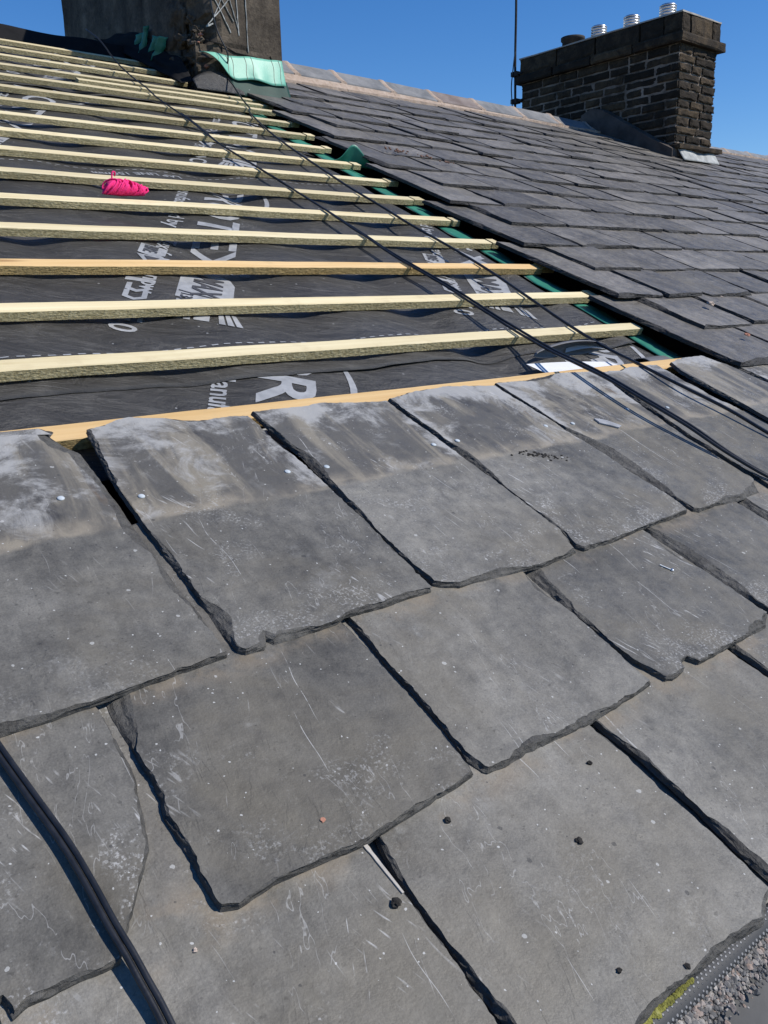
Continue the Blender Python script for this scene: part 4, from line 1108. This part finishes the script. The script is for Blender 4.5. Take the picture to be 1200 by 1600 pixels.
for i, (u, v, r, mt, l) in enumerate(((9.25, .25, .05, 'buff_bit', 'buff stone chip lying on the lower old slope'), (8.6, -.72, .035, 'red_bit', 'small reddish chip lying on the lowest old course'), (9.85, .45, .02, 'buff_bit', 'tiny buff chip on the lower old slope'))):
    bm = bmesh.new(); lump(bm, (u, v, on_old(u, v)), r, i+2, flat=.45, rough=.6); tag(link('stone_chip', bm, M[mt], 'r', (u, v, .17)), l, 'chip')
bm = bmesh.new(); rg = random.Random(31)
for i in range(30):
    t = rg.random(); u = 9.45 + 1.05*t + rg.uniform(-.12, .12); v = 7.75 - .62*t + rg.uniform(-.14, .14); lump(bm, (u, v, .19), rg.uniform(.014, .036), i, sub=1, flat=.6)
tag(link('mortar_rubble', bm, M['rubble'], 'r', (9.9, 7.4, .17)), 'scatter of reddish mortar crumbs on the upper old slope', 'rubble', kind='stuff')
bm = bmesh.new(); rg = random.Random(33)
for i in range(60):
    t = rg.gauss(.5, .25); u = 3.02 + .34*t; v = -2.10 - .16*t + rg.gauss(0, .03); lump(bm, (u, v, hs(v, 0)+.002), rg.uniform(.004, .014), i, sub=1, flat=.5)
tag(link('moss_smear', bm, M['crumb'], 'r', (3.2, -2.2, .1)), 'black smear of dried moss crumbs on the top-row slate', 'moss', kind='stuff')
bm = slate_bm([(-.068, -4.50), (-.058, -4.50), (-.054, -4.27), (-.072, -4.27)], -4.27, hs(-4.27, 2)+.005, TAU, .006, .02, 8, .05, .003)
tag(link('stone_sliver', bm, [M['flaunch'], M['flaunch']], 'r', (-.07, -4.4, hs(-4.4, 2))), 'pale sliver lying in the gap beside the large crumb-dotted slate', 'sliver')
# loose nail and slate flake
n = hs(-3.5, 1); bm = bmesh.new(); tube(bm, [Vector((2.87, -3.53, n+.010)), Vector((2.905, -3.60, n+.010))], .0045, 8); lathe(bm, (2.907, -3.603, n+.0), [(.012, .0), (.012, .014), (.008, .018)], 10)
tag(link('loose_nail', bm, M['metal'], 'r', (2.9, -3.55, n)), 'loose bright nail lying at the edge of the notched slate', 'nail')
bm = slate_bm([(4.24, -1.90), (4.36, -2.02), (4.42, -2.0), (4.36, -1.88), (4.26, -1.82)], -1.9, hs(-1.9, 0)+.014, TAU, .012, .02, 5, .3, .008)
tag(link('slate_flake', bm, [M['print'], M['print']], 'r', (4.3, -1.9, .1)), 'pale sliver of slate lying on the whitish top-row slate', 'slate flake')

# ------------------------------------------------------------------ eaves: mesh strip, moss, grit, lined gutter
bm = bmesh.new()
def fn6(s, t):
    u = -2.0 + 10*s; return (u, -5.268 - .072*t + .006*fbm(u*2, 1, 0, 2), .112 - .016*t + .01*math.sin(math.pi*t))
grid_sheet(bm, fn6, 120, 5)
o = link('mesh_strip', bm, M['mesh'], 'r', (0, -5.3, .1)); thick(o, .012); tag(o, 'dark perforated strip along the eaves under the lowest slates', 'eaves strip')
bm = bmesh.new(); rg = random.Random(61)
for i in range(420):
    t = rg.random(); u = .05 + .62*t; lump(bm, (u, -5.283 + rg.gauss(0, .008)*(1.3-t), .116), rg.uniform(.006, .014)*(1.25-.6*t), i, sub=1, flat=.6)
tag(link('moss_line', bm, M['moss'], 'r', (.3, -5.28, .1)), 'yellow green moss growing along the edge of the perforated strip', 'moss', kind='stuff')
bm = bmesh.new()
for i in range(6000):
    u = rg.uniform(-.6, 2.6); d = abs(rg.gauss(0, .045)); v = -5.335 - d
    if d > .10 + .05*fbm(u*3, 1, 0, 2): continue
    r = rg.choice((.003, .004, .005, .006, .008, .010, .014))*rg.uniform(.7, 1.2); lump(bm, (u, v, .045 + .03*max(0, 1-d/.1) + rg.uniform(0, .012)), r, i*.37, sub=1, flat=.75, rough=.6)
tag(link('grit', bm, M['grit'], 'r', (1, -5.37, .03)), 'pale grit and broken mortar lying along the eaves gutter', 'grit', kind='stuff')
bm = bmesh.new()
def fn7(s, t):
    u = -2.4 + 10.6*s; a = t
    v = -5.30 - 1.1*t; z = .055 - .05*t - .10*math.sin(math.pi*min(1, t*1.1)) + .012*fbm(u*1.5, t*3, 3, 3)
    return (u, v, z)
grid_sheet(bm, fn7, 60, 16)
o = link('lead_gutter', bm, M['lead'], 'r', (0, -5.5, 0)); thick(o, .03); tag(o, 'dark lead lined gutter below the eaves grit', 'gutter')

# ------------------------------------------------------------------ camera
cam = bpy.data.cameras.new('camera'); co = bpy.data.objects.new('camera', cam); COL.objects.link(co)
ROW = ((0.76894711, -0.59774041, 0.22677466), (-0.17020754, -0.53332277, -0.82861102), (0.61623838, 0.59855929, -0.51183692))
m = Matrix((( ROW[0][0], -ROW[1][0], -ROW[2][0], -1.77760524*G), (ROW[0][1], -ROW[1][1], -ROW[2][1], -5.57369851*G), (ROW[0][2], -ROW[1][2], -ROW[2][2], 2.80398871*G), (0, 0, 0, 1)))
co.matrix_world = MROOF @ m
cam.sensor_fit = 'VERTICAL'; cam.sensor_height = 36; cam.sensor_width = 27; cam.lens = 36*1346.6277/1600; cam.clip_start = .02; cam.clip_end = 5000
SC.camera = co

# ------------------------------------------------------------------ light
A_S, B_S = -.22, .52
S = Vector((B_S, A_S, 1)).normalized(); SW = (MROOF.to_3x3() @ S).normalized()
sun = bpy.data.lights.new('sun', 'SUN'); sun.energy = 4.7; sun.angle = math.radians(.5); sun.color = (1, .95, .87)
so = bpy.data.objects.new('sun', sun); COL.objects.link(so); so.rotation_euler = SW.to_track_quat('Z', 'Y').to_euler()
w = bpy.data.worlds.new('World'); SC.world = w; w.use_nodes = True; nt = w.node_tree; nt.nodes.clear()
sky = nt.nodes.new('ShaderNodeTexSky'); sky.sky_type = 'NISHITA'; sky.sun_disc = False
sky.sun_elevation = math.asin(SW.z); sky.sun_rotation = math.atan2(SW.x, SW.y); sky.air_density = 1.0; sky.dust_density = 0.0; sky.ozone_density = 5.0; sky.altitude = 200
bg = nt.nodes.new('ShaderNodeBackground'); bg.inputs[1].default_value = .13; ou = nt.nodes.new('ShaderNodeOutputWorld')
hsv = nt.nodes.new('ShaderNodeHueSaturation'); hsv.inputs['Saturation'].default_value = 1.27; hsv.inputs['Hue'].default_value = .508; nt.links.new(sky.outputs[0], hsv.inputs['Color']); nt.links.new(hsv.outputs[0], bg.inputs[0]); nt.links.new(bg.outputs[0], ou.inputs[0])
SC.view_settings.view_transform = 'Standard'; SC.view_settings.look = 'None'; SC.view_settings.gamma = 1; SC.view_settings.exposure = 0
SC.render.engine = 'CYCLES'; SC.cycles.max_bounces = 6
